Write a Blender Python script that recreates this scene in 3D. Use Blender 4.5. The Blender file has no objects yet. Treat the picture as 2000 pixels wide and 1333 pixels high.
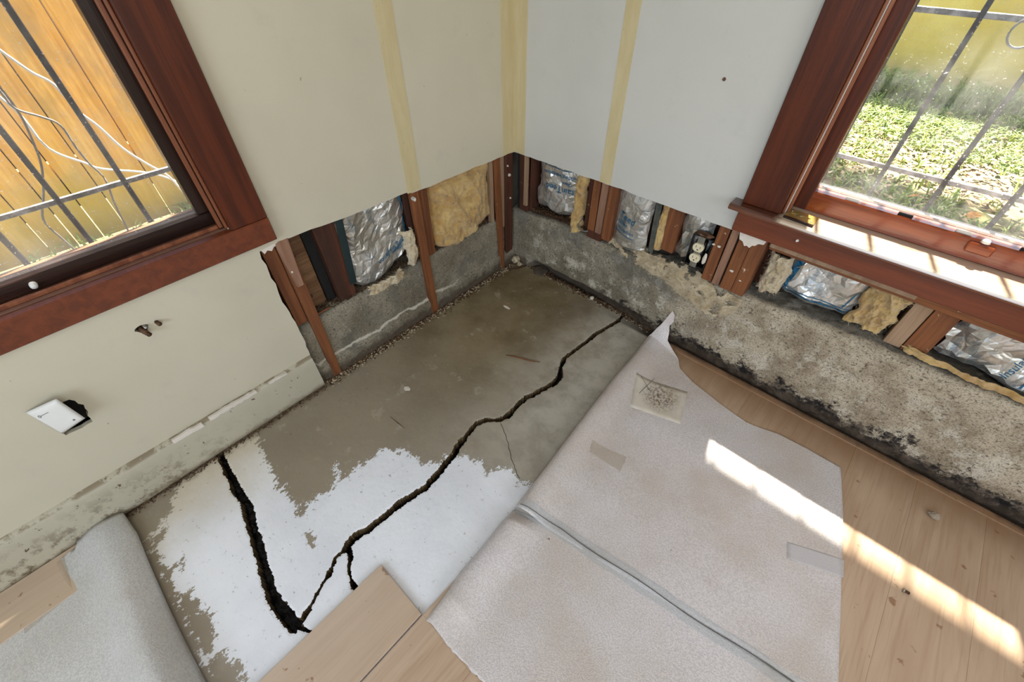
import bpy, math, random
import numpy as np
from mathutils import Vector
from mathutils.geometry import tessellate_polygon
S = bpy.context.scene
C = S.collection
R = math.radians
random.seed(7); RNG = np.random.default_rng(7)

# ------------------------------------------------------------ camera, sky, sun, lights
cam = bpy.data.cameras.new('camera'); co = bpy.data.objects.new('camera', cam); C.objects.link(co)
cam.sensor_width = 36; cam.lens = 838.16/2000*36; cam.clip_start = .02; cam.clip_end = 200
co.location = (1.15045, -1.27641, 1.19709)
yaw, pit = R(132.2262), R(-45.4404)
co.rotation_euler = (math.pi/2+pit, 0, yaw-math.pi/2)
S.camera = co
S.view_settings.view_transform = 'Standard'; S.view_settings.look = 'None'
S.view_settings.gamma = 1; S.view_settings.exposure = .09; S.view_settings.use_curve_mapping = False
S.cycles.use_denoising = True
S.cycles.max_bounces = 8; S.cycles.diffuse_bounces = 5; S.cycles.transparent_max_bounces = 12
S.cycles.sample_clamp_indirect = 6; S.cycles.caustics_reflective = False

w = bpy.data.worlds.new('sky'); S.world = w; w.use_nodes = True
wn = w.node_tree.nodes; wl = w.node_tree.links; wn.clear()
sk = wn.new('ShaderNodeTexSky'); sk.sky_type = 'NISHITA'; sk.sun_disc = False
sk.sun_elevation = R(64); sk.sun_rotation = R(-15); sk.air_density = 1.0; sk.dust_density = 3.0
bg = wn.new('ShaderNodeBackground'); bg.inputs[1].default_value = .58
wo = wn.new('ShaderNodeOutputWorld'); wl.new(sk.outputs[0], bg.inputs[0]); wl.new(bg.outputs[0], wo.inputs[0])

def lamp(name, kind, energy, color, loc, direction, **kw):
    l = bpy.data.lights.new(name, kind); l.energy = energy; l.color = color
    for k, v in kw.items(): setattr(l, k, v)
    o = bpy.data.objects.new(name, l); C.objects.link(o); o.location = loc
    o.rotation_euler = Vector(direction).to_track_quat('-Z', 'Y').to_euler()
    return o
lamp('sun', 'SUN', 34, (1, .93, .8), (-.5, 6, 12), (.122, -.45, -1), angle=R(1.3))
# added fill lamps for daylight, at the openings of two unseen walls behind the camera
lamp('back_fill_light', 'AREA', 41, (.83, .915, 1), (1.75, -3.62, 1.45), (0, 1, -.1), shape='RECTANGLE', size=1.9, size_y=1.3)
lamp('side_fill_light', 'AREA', 24, (1, .95, .86), (3.62, -1.7, 1.45), (-1, 0, -.1), shape='RECTANGLE', size=1.9, size_y=1.3)
lamp('ceiling_fill_light', 'AREA', 5, (1, .95, .88), (1.9, -1.9, 2.36), (0, 0, -1), shape='DISK', size=.35)  # added warm fill from above, no fixture in the room

# ------------------------------------------------------------ numpy noise
def hsh(ix, iy, iz, s):
    n = (ix*374761393 + iy*668265263 + iz*2147483647 + s*974634777) & 0xffffffff
    n = ((n ^ (n >> 13))*1274126177) & 0xffffffff
    n = ((n ^ (n >> 16))*2246822519) & 0xffffffff
    return ((n ^ (n >> 15)) & 0xffffff)/float(0xffffff)
def vn(x, y, z=0., s=0):
    x, y, z = np.broadcast_arrays(*(np.asarray(a, float) for a in (x, y, z)))
    fx, fy, fz = np.floor(x), np.floor(y), np.floor(z)
    i, j, k = (a.astype(np.int64)+4096 for a in (fx, fy, fz))
    u, v, t = x-fx, y-fy, z-fz
    u, v, t = (a*a*(3-2*a) for a in (u, v, t))
    r = 0
    for a in (0, 1):
        for b in (0, 1):
            for c in (0, 1):
                r = r + hsh(i+a, j+b, k+c, s)*(u if a else 1-u)*(v if b else 1-v)*(t if c else 1-t)
    return r*2-1
def fbm(x, y, z=0., o=4, s=0):
    r, a, n = 0, 1., 0.
    for i in range(o):
        r = r + a*vn(np.asarray(x)*2**i, np.asarray(y)*2**i, np.asarray(z)*2**i, s+i*17); n += a; a *= .5
    return r/n

# ------------------------------------------------------------ materials
MATS = {}
def lin(c):
    return tuple(((v/255)/12.92 if v/255 <= .04045 else ((v/255+.055)/1.055)**2.4) for v in c)+(1,)
class NT:
    def __init__(s, name):
        s.m = bpy.data.materials.new(name); s.m.use_nodes = True
        s.t = s.m.node_tree; s.n = s.t.nodes; s.l = s.t.links; s.n.clear()
        s.out = s.n.new('ShaderNodeOutputMaterial'); s.b = s.n.new('ShaderNodeBsdfPrincipled')
        s.l.new(s.b.outputs[0], s.out.inputs[0])
        s.geo = s.n.new('ShaderNodeNewGeometry'); s.tc = s.n.new('ShaderNodeTexCoord')
    def put(s, sock, v):
        if hasattr(v, 'links'): s.l.new(v, sock)
        elif isinstance(v, tuple) and len(v) == 4: sock.default_value = v
        else: sock.default_value = v
    def vec(s, st, obj=False, off=(0, 0, 0)):
        mp = s.n.new('ShaderNodeMapping'); s.l.new(s.tc.outputs['Object'] if obj else s.geo.outputs['Position'], mp.inputs[0])
        mp.inputs['Scale'].default_value = st; mp.inputs['Location'].default_value = off
        return mp.outputs[0]
    def noise(s, sc, st=(1, 1, 1), det=4, rough=.6, obj=False, off=(0, 0, 0), dist=0):
        n = s.n.new('ShaderNodeTexNoise'); s.l.new(s.vec(st, obj, off), n.inputs['Vector'])
        n.inputs['Scale'].default_value = sc; n.inputs['Detail'].default_value = det
        n.inputs['Roughness'].default_value = rough; n.inputs['Distortion'].default_value = dist
        return n.outputs[0]
    def voro(s, sc, st=(1, 1, 1), feat='F1'):
        n = s.n.new('ShaderNodeTexVoronoi'); s.l.new(s.vec(st), n.inputs['Vector']); n.feature = feat
        n.inputs['Scale'].default_value = sc
        return n.outputs[0]
    def math(s, op, a, b=0., c=0.):
        n = s.n.new('ShaderNodeMath'); n.operation = op
        s.put(n.inputs[0], a); s.put(n.inputs[1], b); s.put(n.inputs[2], c)
        return n.outputs[0]
    def ramp(s, v, lo, hi):
        n = s.n.new('ShaderNodeMapRange'); n.interpolation_type = 'SMOOTHSTEP'
        s.put(n.inputs[0], v)
        if lo < hi: a = (lo, hi, 0, 1)
        else: a = (hi, lo, 1, 0)
        for i, x in enumerate(a): n.inputs[i+1].default_value = float(x)
        return n.outputs[0]
    def axis(s, k):
        n = s.n.new('ShaderNodeSeparateXYZ'); s.l.new(s.geo.outputs['Position'], n.inputs[0]); return n.outputs[k]
    def attr(s, name):
        n = s.n.new('ShaderNodeAttribute'); n.attribute_name = name; return n.outputs['Fac']
    def mix(s, f, a, b):
        n = s.n.new('ShaderNodeMix'); n.data_type = 'RGBA'
        s.put(n.inputs[0], f); s.put(n.inputs[6], a); s.put(n.inputs[7], b); return n.outputs[2]
    def rand(s):
        n = s.n.new('ShaderNodeObjectInfo'); return n.outputs['Random']
    def bump(s, h, st, dist=.01, prev=None):
        n = s.n.new('ShaderNodeBump'); n.inputs['Strength'].default_value = st; n.inputs['Distance'].default_value = dist
        s.l.new(h, n.inputs['Height'])
        if prev is not None: s.l.new(prev, n.inputs['Normal'])
        return n.outputs[0]
    def fin(s, col, rough=.6, normal=None, metal=0., **kw):
        s.put(s.b.inputs['Base Color'], col); s.put(s.b.inputs['Roughness'], rough); s.put(s.b.inputs['Metallic'], metal)
        if normal is not None: s.l.new(normal, s.b.inputs['Normal'])
        for k, v in kw.items(): s.put(s.b.inputs[k.replace('_', ' ')], v)
        return s.m

def m_paint(name, col, stain, amt=.5, dirt=0.):
    t = NT(name)
    c = t.mix(t.ramp(t.noise(2.2, det=3), .35, .7), lin(col), lin(tuple(v-7 for v in col)))
    c = t.mix(t.math('MULTIPLY', t.ramp(t.noise(7, (1, 1, 1), 6, .7), .56, .75), amt), c, lin(stain))
    c = t.mix(t.ramp(t.noise(60, (1, 1, 1), 2), .74, .78), c, lin(tuple(v-45 for v in col)))
    if dirt:
        z = t.axis(2)
        d = t.math('MULTIPLY', t.math('MULTIPLY', t.ramp(t.noise(26, det=8, rough=.75), .47, .60), t.ramp(z, .15, .0)), t.ramp(t.axis(1), -1.15, -1.7))
        c = t.mix(d, c, lin((96, 82, 60)))
        c = t.mix(t.math('MULTIPLY', t.ramp(t.math('ADD', z, t.math('MULTIPLY', t.noise(30, det=6), .05)), .05, .03), .6), c, lin((120, 104, 76)))
        te = t.math('MULTIPLY', t.ramp(z, .134, .142), t.ramp(t.noise(18, (1, 1, 1), 6, .7), .44, .54))
        c = t.mix(t.math('MULTIPLY', te, .75), c, lin((116, 98, 70)))  # top edge browned: peeling, and its shadow line put into the colour
        c = t.mix(t.ramp(t.noise(48, det=6, rough=.7), .64, .67), c, lin((84, 68, 46)))
    nrm = t.bump(t.noise(320, det=2), .12, .001)
    return t.fin(c, .62, nrm)
def m_wood(name, ax, a, b, rough=.35, obj=True, grain=1., coat=.0, spots=None, spec=.5, fine=.25):
    t = NT(name)
    st = [14, 14, 14]; st[ax] = .9
    n1 = t.noise(3.0, tuple(st), 5, .6, obj, dist=.6)
    st2 = [60, 60, 60]; st2[ax] = 2.5
    n2 = t.noise(4.0, tuple(st2), 3, .6, obj)
    c = t.mix(t.ramp(n1, .3, .7), lin(a), lin(b))
    dk = tuple(max(0, v*.72) for v in a)
    c = t.mix(t.math('MULTIPLY', t.ramp(n2, .45, .7), fine*grain), c, lin(dk))
    c = t.mix(t.math('MULTIPLY', t.rand(), .28), c, lin(dk))
    if spots:
        c = t.mix(t.ramp(t.noise(38, det=6, rough=.7), spots[1], spots[1]+.03), c, lin(spots[0]))
    nrm = t.bump(n2, .25*grain, .002)
    return t.fin(c, rough, nrm, Coat_Weight=coat, Specular_IOR_Level=spec)
def m_plain(name, col, rough=.5, metal=0., var=8, sc=25, bump=.1, bsc=80, obj=False, **kw):
    t = NT(name)
    c = t.mix(t.ramp(t.noise(sc, obj=obj), .35, .65), lin(col), lin(tuple(max(0, v-var) for v in col)))
    return t.fin(c, rough, t.bump(t.noise(bsc, det=5), bump, .003), metal, **kw)

paint_l = m_paint('wall_paint_left', (204, 197, 176), (180, 176, 164), .35)
paint_r = m_paint('wall_paint_right', (203, 202, 196), (178, 180, 178), .35)
mud = None
def _tape():
    t = NT('bare_tape')
    c = t.mix(t.ramp(t.noise(9, (3, 3, .6)), .3, .7), lin((206, 193, 154)), lin((196, 180, 138)))
    c = t.mix(t.ramp(t.noise(75, det=4, rough=.7), .70, .74), c, lin((110, 92, 62)))
    return t.fin(c, .8, t.bump(t.noise(120), .2, .002))
mud = _tape()
board_m = m_paint('baseboard_paint', (188, 182, 162), (160, 150, 126), .9, dirt=1.2)

def _floor():
    t = NT('concrete_slab')
    p = t.attr('paint'); bx = t.axis(0); by = t.axis(1); z = t.axis(2)
    base = t.mix(t.ramp(t.noise(3.2, det=7, rough=.62), .35, .68), lin((140, 126, 98)), lin((104, 88, 60)))
    gx = t.math('ADD', bx, t.math('MULTIPLY', t.noise(5, det=4), .25))
    base = t.mix(t.ramp(gx, .42, .85), base, t.mix(t.ramp(t.noise(9, det=6, rough=.7), .4, .65), lin((184, 179, 166)), lin((156, 150, 137))))
    gy = t.math('ADD', by, t.math('MULTIPLY', t.noise(5, det=4), .3))
    base = t.mix(t.math('MULTIPLY', t.ramp(gy, -.25, -.85), .65), base, lin((158, 148, 132)))
    base = t.mix(t.math('MULTIPLY', t.ramp(t.noise(11, (1, 1, 1), 8, .7, off=(3, 1, 0)), .58, .66), .4), base, lin((186, 178, 160)))
    base = t.mix(t.ramp(t.noise(70, det=6, rough=.75), .66, .7), base, lin((190, 182, 160)))
    base = t.mix(t.math('MULTIPLY', t.ramp(t.noise(34, det=7, rough=.75, off=(9, 2, 0)), .63, .7), .6), base, lin((70, 56, 38)))
    # ragged edge of the white coat
    n = t.math('SUBTRACT', t.noise(26, det=10, rough=.78), .5)
    n2 = t.math('SUBTRACT', t.noise(120, (1, .5, 1), det=4, rough=.7), .5)
    e = t.math('ADD', t.math('ADD', p, t.math('MULTIPLY', n, .12)), t.math('MULTIPLY', n2, .075))
    k = t.ramp(e, 0, .0015)
    wh = t.mix(t.ramp(t.noise(4, det=5), .35, .7), lin((242, 245, 250)), lin((229, 232, 238)))
    wh = t.mix(t.ramp(t.noise(50, det=7, rough=.8), .60, .66), wh, lin((160, 160, 156)))
    gx2 = t.math('ADD', bx, t.math('MULTIPLY', t.noise(6, det=4), .22))
    wh = t.mix(t.math('MULTIPLY', t.ramp(gx2, .42, .1), .75), wh, lin((196, 178, 138)))
    k = t.math('MULTIPLY', k, t.ramp(z, -.0035, -.001))
    c = t.mix(k, base, wh)
    dirt = t.ramp(t.math('ADD', bx, t.math('MULTIPLY', t.noise(40, det=6, rough=.7), .07)), .085, .045)
    c = t.mix(t.math('MULTIPLY', dirt, .8), c, lin((92, 76, 52)))
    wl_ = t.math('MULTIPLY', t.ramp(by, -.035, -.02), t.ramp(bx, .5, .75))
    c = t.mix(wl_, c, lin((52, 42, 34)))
    # inside the crack: raw brown concrete, then dark soil
    c = t.mix(t.ramp(z, -.002, -.004), c, t.mix(t.ramp(t.noise(60, det=5), .4, .65), lin((112, 92, 62)), lin((70, 56, 38))))
    c = t.mix(t.ramp(z, -.022, -.036), c, lin((14, 12, 10)))
    nrm = t.bump(t.noise(60, det=8, rough=.7), .25, .003)
    nrm = t.bump(k, .5, .0012, nrm)
    return t.fin(c, t.math('ADD', t.math('MULTIPLY', k, -.18), .62), nrm)
floor_m = _floor()

def _footing():
    t = NT('footing_concrete')
    x = t.axis(0); z = t.axis(2)
    base = t.mix(t.ramp(t.noise(6, det=6), .35, .65), lin((152, 144, 126)), lin((118, 110, 92)))
    warm = t.mix(t.ramp(t.noise(7, det=8, rough=.7), .4, .62), lin((190, 178, 156)), lin((150, 136, 114)))
    xr = t.math('ADD', x, t.math('MULTIPLY', t.noise(4, det=4), .5))
    base = t.mix(t.ramp(xr, .85, 1.25), base, warm)
    eff = t.math('MULTIPLY', t.ramp(t.noise(12, (1, 1, 1), 9, .75, off=(2, 2, 2)), .5, .62), t.ramp(z, .34, .18))
    eff = t.math('MULTIPLY', eff, t.ramp(x, .02, .2))
    base = t.mix(t.math('MULTIPLY', eff, .75), base, lin((214, 208, 192)))
    # pits and dark specks
    base = t.mix(t.math('MULTIPLY', t.ramp(t.noise(240, (1, 1, 1.2), 5, .7), .48, .60), .55), base, lin((76, 66, 52)))
    base = t.mix(t.math('MULTIPLY', t.ramp(t.noise(105, (1, 1, 1.3), 8, .7, off=(3, 3, 1)), .56, .61), .75), base, lin((62, 53, 40)))
    base = t.mix(t.math('MULTIPLY', t.ramp(t.noise(95, det=5, rough=.7, off=(7, 3, 1)), .60, .66), .3), base, lin((222, 214, 196)))
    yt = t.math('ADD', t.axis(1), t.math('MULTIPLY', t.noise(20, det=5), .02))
    base = t.mix(t.math('MULTIPLY', t.ramp(yt, .034, .050), .8), base, t.mix(t.ramp(t.noise(40, det=5), .4, .6), lin((96, 94, 88)), lin((52, 50, 46))))  # footing top darkened: shade under the apron put into the colour
    gr = t.math('MULTIPLY', t.ramp(t.noise(5.5, det=5, off=(0, 5, 1)), .5, .62), t.ramp(x, 1.0, .7))
    base = t.mix(t.math('MULTIPLY', gr, .55), base, lin((92, 92, 86)))
    # black mould growing up from the floor line
    h = t.math('ADD', z, t.math('MULTIPLY', t.math('SUBTRACT', t.noise(16, det=10, rough=.8), .5), .42))
    md = t.math('MULTIPLY', t.ramp(h, .078, .052), t.ramp(x, .35, .6))
    base = t.mix(md, base, t.mix(t.ramp(t.noise(45, det=8, rough=.75), .44, .62), lin((16, 14, 15)), lin((112, 100, 86))))
    lg = t.math('ABSOLUTE', t.math('SUBTRACT', t.math('ADD', z, t.math('MULTIPLY', t.noise(9, det=5), .05)), .098))
    lg = t.math('MULTIPLY', t.math('MULTIPLY', t.ramp(lg, .006, .001), t.ramp(x, .02, .0)), t.ramp(t.axis(1), -.3, -.45))
    base = t.mix(t.math('MULTIPLY', lg, .8), base, lin((206, 200, 184)))
    dz = t.math('ADD', z, t.math('MULTIPLY', t.math('SUBTRACT', t.noise(22, det=6), .5), .08))
    base = t.mix(t.math('MULTIPLY', t.ramp(dz, .05, .02), .75), base, lin((66, 52, 38)))
    nrm = t.bump(t.noise(45, det=9, rough=.7), .6, .006)
    return t.fin(base, .85, nrm)
foot_m = _footing()
casing_m = {a: m_wood('stained_casing_%d' % a, a, (98, 42, 16), (62, 23, 9), .42, grain=.7, coat=.04, spec=.35) for a in (0, 1, 2)}
apron_m = m_wood('apron_wood', 0, (122, 58, 27), (92, 41, 18), .34, grain=.7, coat=.1)
sashred_m = m_wood('sash_wood', 0, (134, 62, 25), (98, 40, 15), .25, grain=.7, coat=.3)
dark_m = {a: m_wood('dark_sash_%d' % a, a, (46, 24, 16), (26, 12, 9), .3, grain=.7) for a in (0, 1, 2)}
bead_m = m_wood('bead_wood', 2, (150, 92, 60), (104, 52, 30), .4)
def _stool():
    t = NT('painted_glare_sill')
    n2 = t.noise(4, (2.5, 60, 60), 3)
    c = t.mix(t.ramp(t.noise(3, (.9, 14, 14), 5), .3, .7), lin((214, 196, 172)), lin((196, 172, 146)))  # pale tone paints the sun's glare onto the sill top
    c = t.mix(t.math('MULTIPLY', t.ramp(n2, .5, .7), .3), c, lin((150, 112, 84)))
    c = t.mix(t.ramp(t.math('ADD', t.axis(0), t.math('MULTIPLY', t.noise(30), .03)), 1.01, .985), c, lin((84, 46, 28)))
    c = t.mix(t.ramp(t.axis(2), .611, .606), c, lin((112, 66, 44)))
    return t.fin(c, .2, t.bump(n2, .15, .002), Coat_Weight=.8, Coat_Roughness=.12)
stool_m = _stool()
lsill_m = m_wood('inner_sill_wood', 1, (120, 84, 66), (84, 50, 38), .22, coat=.6)
stud_m = {a: m_wood('framing_lumber_%d' % a, a, (142, 86, 46), (94, 51, 25), .75, spots=((206, 186, 160), .655), fine=.7) for a in (0, 1, 2)}
stud_d = m_wood('old_dark_lumber', 2, (92, 48, 25), (54, 27, 14), .8, spots=((180, 160, 138), .67), fine=.5)
stud_l = m_wood('plaster_stained_lumber', 2, (168, 140, 112), (134, 104, 78), .8, spots=((96, 66, 48), .69), fine=.3)
stud_p = m_wood('pink_stained_lumber', 2, (160, 122, 98), (126, 88, 68), .8, spots=((96, 60, 44), .69), fine=.3)
ply_m = m_wood('sheathing_board', 1, (146, 110, 76), (96, 62, 38), .85, spots=((60, 40, 26), .62), fine=.6)
black_m = m_plain('building_paper', (22, 22, 22), .8, bump=.3)
plaster_m = m_plain('loose_plaster', (222, 214, 202), .9)
grey_wood = m_plain('weathered_strip', (82, 84, 78), .7, var=24)

def _lam():
    t = NT('oak_laminate')
    r = t.rand()
    o = t.n.new('ShaderNodeCombineXYZ'); t.l.new(t.math('MULTIPLY', r, 37.), o.inputs[0]); t.l.new(t.math('MULTIPLY', r, 13.), o.inputs[1])
    ad = t.n.new('ShaderNodeVectorMath'); t.l.new(t.tc.outputs['Object'], ad.inputs[0]); t.l.new(o.outputs[0], ad.inputs[1])
    def nz(sx, sy, sc, det, dist):
        mp = t.n.new('ShaderNodeMapping'); t.l.new(ad.outputs[0], mp.inputs[0]); mp.inputs['Scale'].default_value = (sx, sy, 1)
        n = t.n.new('ShaderNodeTexNoise'); t.l.new(mp.outputs[0], n.inputs['Vector']); n.inputs['Scale'].default_value = sc
        n.inputs['Detail'].default_value = det; n.inputs['Distortion'].default_value = dist; return n.outputs[0]
    n1 = nz(7, .9, 2.2, 5, 1.6); n2 = nz(50, 2, 3, 3, .3)
    c = t.mix(t.ramp(n1, .3, .7), lin((200, 174, 148)), lin((186, 157, 130)))
    c = t.mix(t.math('MULTIPLY', t.ramp(n2, .48, .68), .4), c, lin((168, 138, 110)))
    c = t.mix(t.math('MULTIPLY', t.ramp(t.axis(0), .95, .7), .45), c, lin((206, 190, 170)))
    # darker brown towards the footing, and rusty spots
    y = t.axis(1)
    dr = t.math('MULTIPLY', t.ramp(t.math('ADD', y, t.math('MULTIPLY', t.noise(5, det=5), .12)), -.16, .06), t.ramp(t.axis(0), .4, .7))
    c = t.mix(t.math('MULTIPLY', dr, .75), c, lin((128, 92, 58)))
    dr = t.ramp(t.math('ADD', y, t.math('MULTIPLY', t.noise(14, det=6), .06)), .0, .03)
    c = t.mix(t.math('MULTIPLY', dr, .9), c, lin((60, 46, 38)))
    c = t.mix(t.math('MULTIPLY', t.ramp(t.noise(24, det=4, rough=.55), .655, .71), .7), c, lin((128, 84, 48)))
    return t.fin(c, .34, t.bump(n2, .08, .001), Coat_Weight=.15, Coat_Roughness=.2)
lam_m = _lam()
core_m = m_plain('board_core', (120, 92, 62), .8)

def _foam(name, col, warm):
    t = NT(name)
    v = t.voro(430); n = t.noise(230, det=3)
    h = t.math('ADD', v, n)
    c = t.mix(t.ramp(t.noise(3.2, det=5), .35, .68), lin(col), lin(warm))
    c = t.mix(t.math('MULTIPLY', t.ramp(t.noise(230, det=3, rough=.7), .40, .62), .42), c, lin(tuple(v_-58 for v_ in col)))
    c = t.mix(t.math('MULTIPLY', t.ramp(t.noise(8, det=6, rough=.7, off=(4, 0, 0)), .6, .74), .3), c, lin((168, 150, 128)))
    c = t.mix(t.ramp(t.noise(55, det=2, off=(1, 7, 0)), .78, .8), c, lin((120, 96, 72)))
    return t.fin(c, .30, t.bump(h, .38, .0017), Specular_IOR_Level=.55, Sheen_Weight=.1)
foam_m = _foam('foam_underlayment_film', (226, 220, 220), (210, 199, 190))
foam_l = _foam('foam_underlayment_film_left', (214, 214, 214), (200, 198, 192))

line_m = m_plain('dark_film_edge', (86, 84, 82), .5)

def _clear(name, tint, a, rough=.15):
    t = NT(name)
    tr = t.n.new('ShaderNodeBsdfTransparent'); mx = t.n.new('ShaderNodeMixShader'); mx.inputs[0].default_value = a
    t.fin(tint, rough, t.bump(t.noise(210, (1, 1, 1), det=3), .6, .002))
    t.l.new(tr.outputs[0], mx.inputs[1]); t.l.new(t.b.outputs[0], mx.inputs[2]); t.l.new(mx.outputs[0], t.out.inputs[0])
    return t.m
clear_tape = _clear('clear_tape', lin((230, 228, 230)), .45, .10)
tape_b = _clear('bluish_tape', lin((206, 216, 220)), .16, .3)
film_m = _clear('thin_film', lin((218, 204, 184)), .22, .25)
def _label():
    t = NT('stained_paper_label')
    c = t.mix(t.ramp(t.noise(12, det=4), .4, .6), lin((236, 228, 214)), lin((226, 216, 198)))
    v = t.n.new('ShaderNodeVectorMath'); v.operation = 'DISTANCE'; t.l.new(t.geo.outputs['Position'], v.inputs[0])
    v.inputs[1].default_value = (.925, -.27, .03)
    f = t.math('MULTIPLY', t.ramp(v.outputs['Value'], .085, .02), t.ramp(t.noise(150, det=5, rough=.8), .42, .6))
    c = t.mix(f, c, lin((112, 82, 58)))
    t.fin(c, .6); t.b.inputs['Alpha'].default_value = .75
    return t.m
label_m = _label()

def _foil(name):
    t = NT(name)
    ms = t.n.new('ShaderNodeTexVoronoi'); ms.feature = 'DISTANCE_TO_EDGE'; ms.inputs['Scale'].default_value = 22
    wp_ = t.n.new('ShaderNodeVectorMath'); wp_.operation = 'MULTIPLY_ADD'
    nn = t.n.new('ShaderNodeTexNoise'); t.l.new(t.geo.outputs['Position'], nn.inputs['Vector']); nn.inputs['Scale'].default_value = 18
    t.l.new(nn.outputs['Color'], wp_.inputs[0]); wp_.inputs[1].default_value = (.07, .07, .07); t.l.new(t.geo.outputs['Position'], wp_.inputs[2])
    t.l.new(wp_.outputs[0], ms.inputs['Vector'])
    c = t.mix(t.ramp(t.noise(9), .4, .62), lin((222, 221, 216)), lin((186, 180, 168)))
    c = t.mix(t.math('MULTIPLY', t.ramp(t.noise(22, (1, 1, .6), 6, .7), .55, .60), .4), c, lin((84, 124, 150)))
    nrm = t.bump(t.math('MINIMUM', ms.outputs[0], .15), .3, .02); nrm = t.bump(t.noise(36, (1, 1, .5), 6, .72, dist=1.5), .3, .003, nrm)
    return t.fin(c, .34, nrm, .72)
foil_m = _foil('crumpled_foil')
ink_m = m_plain('blue_print', (44, 112, 146), .45, var=40, sc=60)
teal_m = m_plain('teal_facing', (28, 46, 48), .5)
def _wool(name, a, b):
    t = NT(name)
    c = t.mix(t.ramp(t.noise(16, det=6, rough=.7), .35, .65), lin(a), lin(b))
    c = t.mix(t.math('MULTIPLY', t.ramp(t.noise(40, det=4), .56, .7), .5), c, lin(tuple(v*.55 for v in b)))
    return t.fin(c, .95, t.bump(t.noise(60, det=8, rough=.75), .9, .01), Sheen_Weight=.4)
wool_y = _wool('yellow_glass_wool', (226, 192, 122), (190, 146, 76))
wool_c = _wool('cream_loose_wool', (236, 220, 186), (208, 186, 146))

iron_m = m_plain('painted_iron', (64, 64, 68), .38, .3, var=16, sc=60, bump=.5, bsc=140)
iron_w = m_plain('pale_iron', (150, 150, 152), .38, .3, var=50, sc=40, bump=.4, bsc=140)
cable_w = m_plain('white_cable', (206, 206, 204), .5)
cable_g = m_plain('grey_cable', (112, 108, 104), .5)
white_p = m_plain('white_plastic', (226, 226, 222), .3, var=3, bump=0)
ivory_p = m_plain('ivory_plastic', (226, 216, 184), .35, var=4, bump=0)
blackp = m_plain('black_plastic', (18, 18, 18), .4, bump=0)
steel_m = m_plain('steel', (170, 168, 160), .35, .9)
brass_m = m_plain('brass', (206, 178, 104), .3, .7)
rust_m = m_plain('rusty_pipe', (112, 84, 60), .6, .3, var=50, sc=60)
hole_m = m_plain('dark_cavity', (14, 11, 9), .95)
grey_ink = m_plain('grey_print', (118, 118, 116), .5)
def _fence():
    t = NT('fence_cedar')
    n1 = t.noise(2.5, (12, 12, .8), 5, .6, True, dist=.8)
    c = t.mix(t.ramp(n1, .3, .7), lin((224, 182, 108)), lin((194, 144, 72)))
    c = t.mix(t.math('MULTIPLY', t.ramp(t.noise(2.6, (1, 1, .6), det=6), .46, .6), .65), c, lin((158, 132, 84)))
    c = t.mix(t.ramp(t.noise(24, (1, 1, .7), 3), .72, .75), c, lin((140, 92, 46)))
    c = t.mix(t.math('MULTIPLY', t.rand(), .25), c, lin((198, 138, 74)))
    c = t.mix(t.math('MULTIPLY', t.ramp(t.math('ADD', t.axis(2), t.math('MULTIPLY', t.noise(3, (1, 1, .5), 5), .8)), .95, .2), .6), c, lin((170, 162, 84)))
    return t.fin(c, .7, t.bump(n1, .3, .004))
fence_m = _fence()
yard_m = None
def _yard():
    t = NT('yellow_stucco')
    c = t.mix(t.ramp(t.noise(1.3, det=5), .35, .65), lin((236, 214, 128)), lin((218, 192, 104)))
    c = t.mix(t.math('MULTIPLY', t.ramp(t.axis(2), .25, -.15), .5), c, lin((170, 150, 96)))
    c = t.mix(t.ramp(t.noise(7, (1, 1, 1.5), 6, .7), .66, .69), c, lin((120, 100, 62)))
    return t.fin(c, .9, t.bump(t.noise(30, det=6), .3, .01))
yard_m = _yard()
def _soil():
    t = NT('yard_soil')
    c = t.mix(t.ramp(t.noise(5, det=8, rough=.7), .35, .65), lin((150, 132, 96)), lin((98, 84, 58)))
    c = t.mix(t.math('MULTIPLY', t.ramp(t.noise(2, det=5), .48, .6), .5), c, lin((88, 104, 52)))
    return t.fin(c, .95, t.bump(t.noise(25, det=8), .8, .02))
soil_m = _soil()
def _grass():
    t = NT('grass_blades')
    c = t.mix(t.ramp(t.noise(9, det=4), .35, .65), lin((146, 164, 72)), lin((100, 130, 56)))
    c = t.mix(t.ramp(t.noise(30, det=2), .6, .66), c, lin((176, 178, 96)))
    return t.fin(c, .6)
grass_m = _grass()
leafo_m = m_plain('orange_dry_leaf', (206, 146, 60), .7, var=40, sc=40)
leafb_m = m_plain('pale_dry_leaf', (202, 180, 140), .8, var=50, sc=8)
leafg_m = m_plain('tree_leaf', (96, 128, 56), .6)
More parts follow.
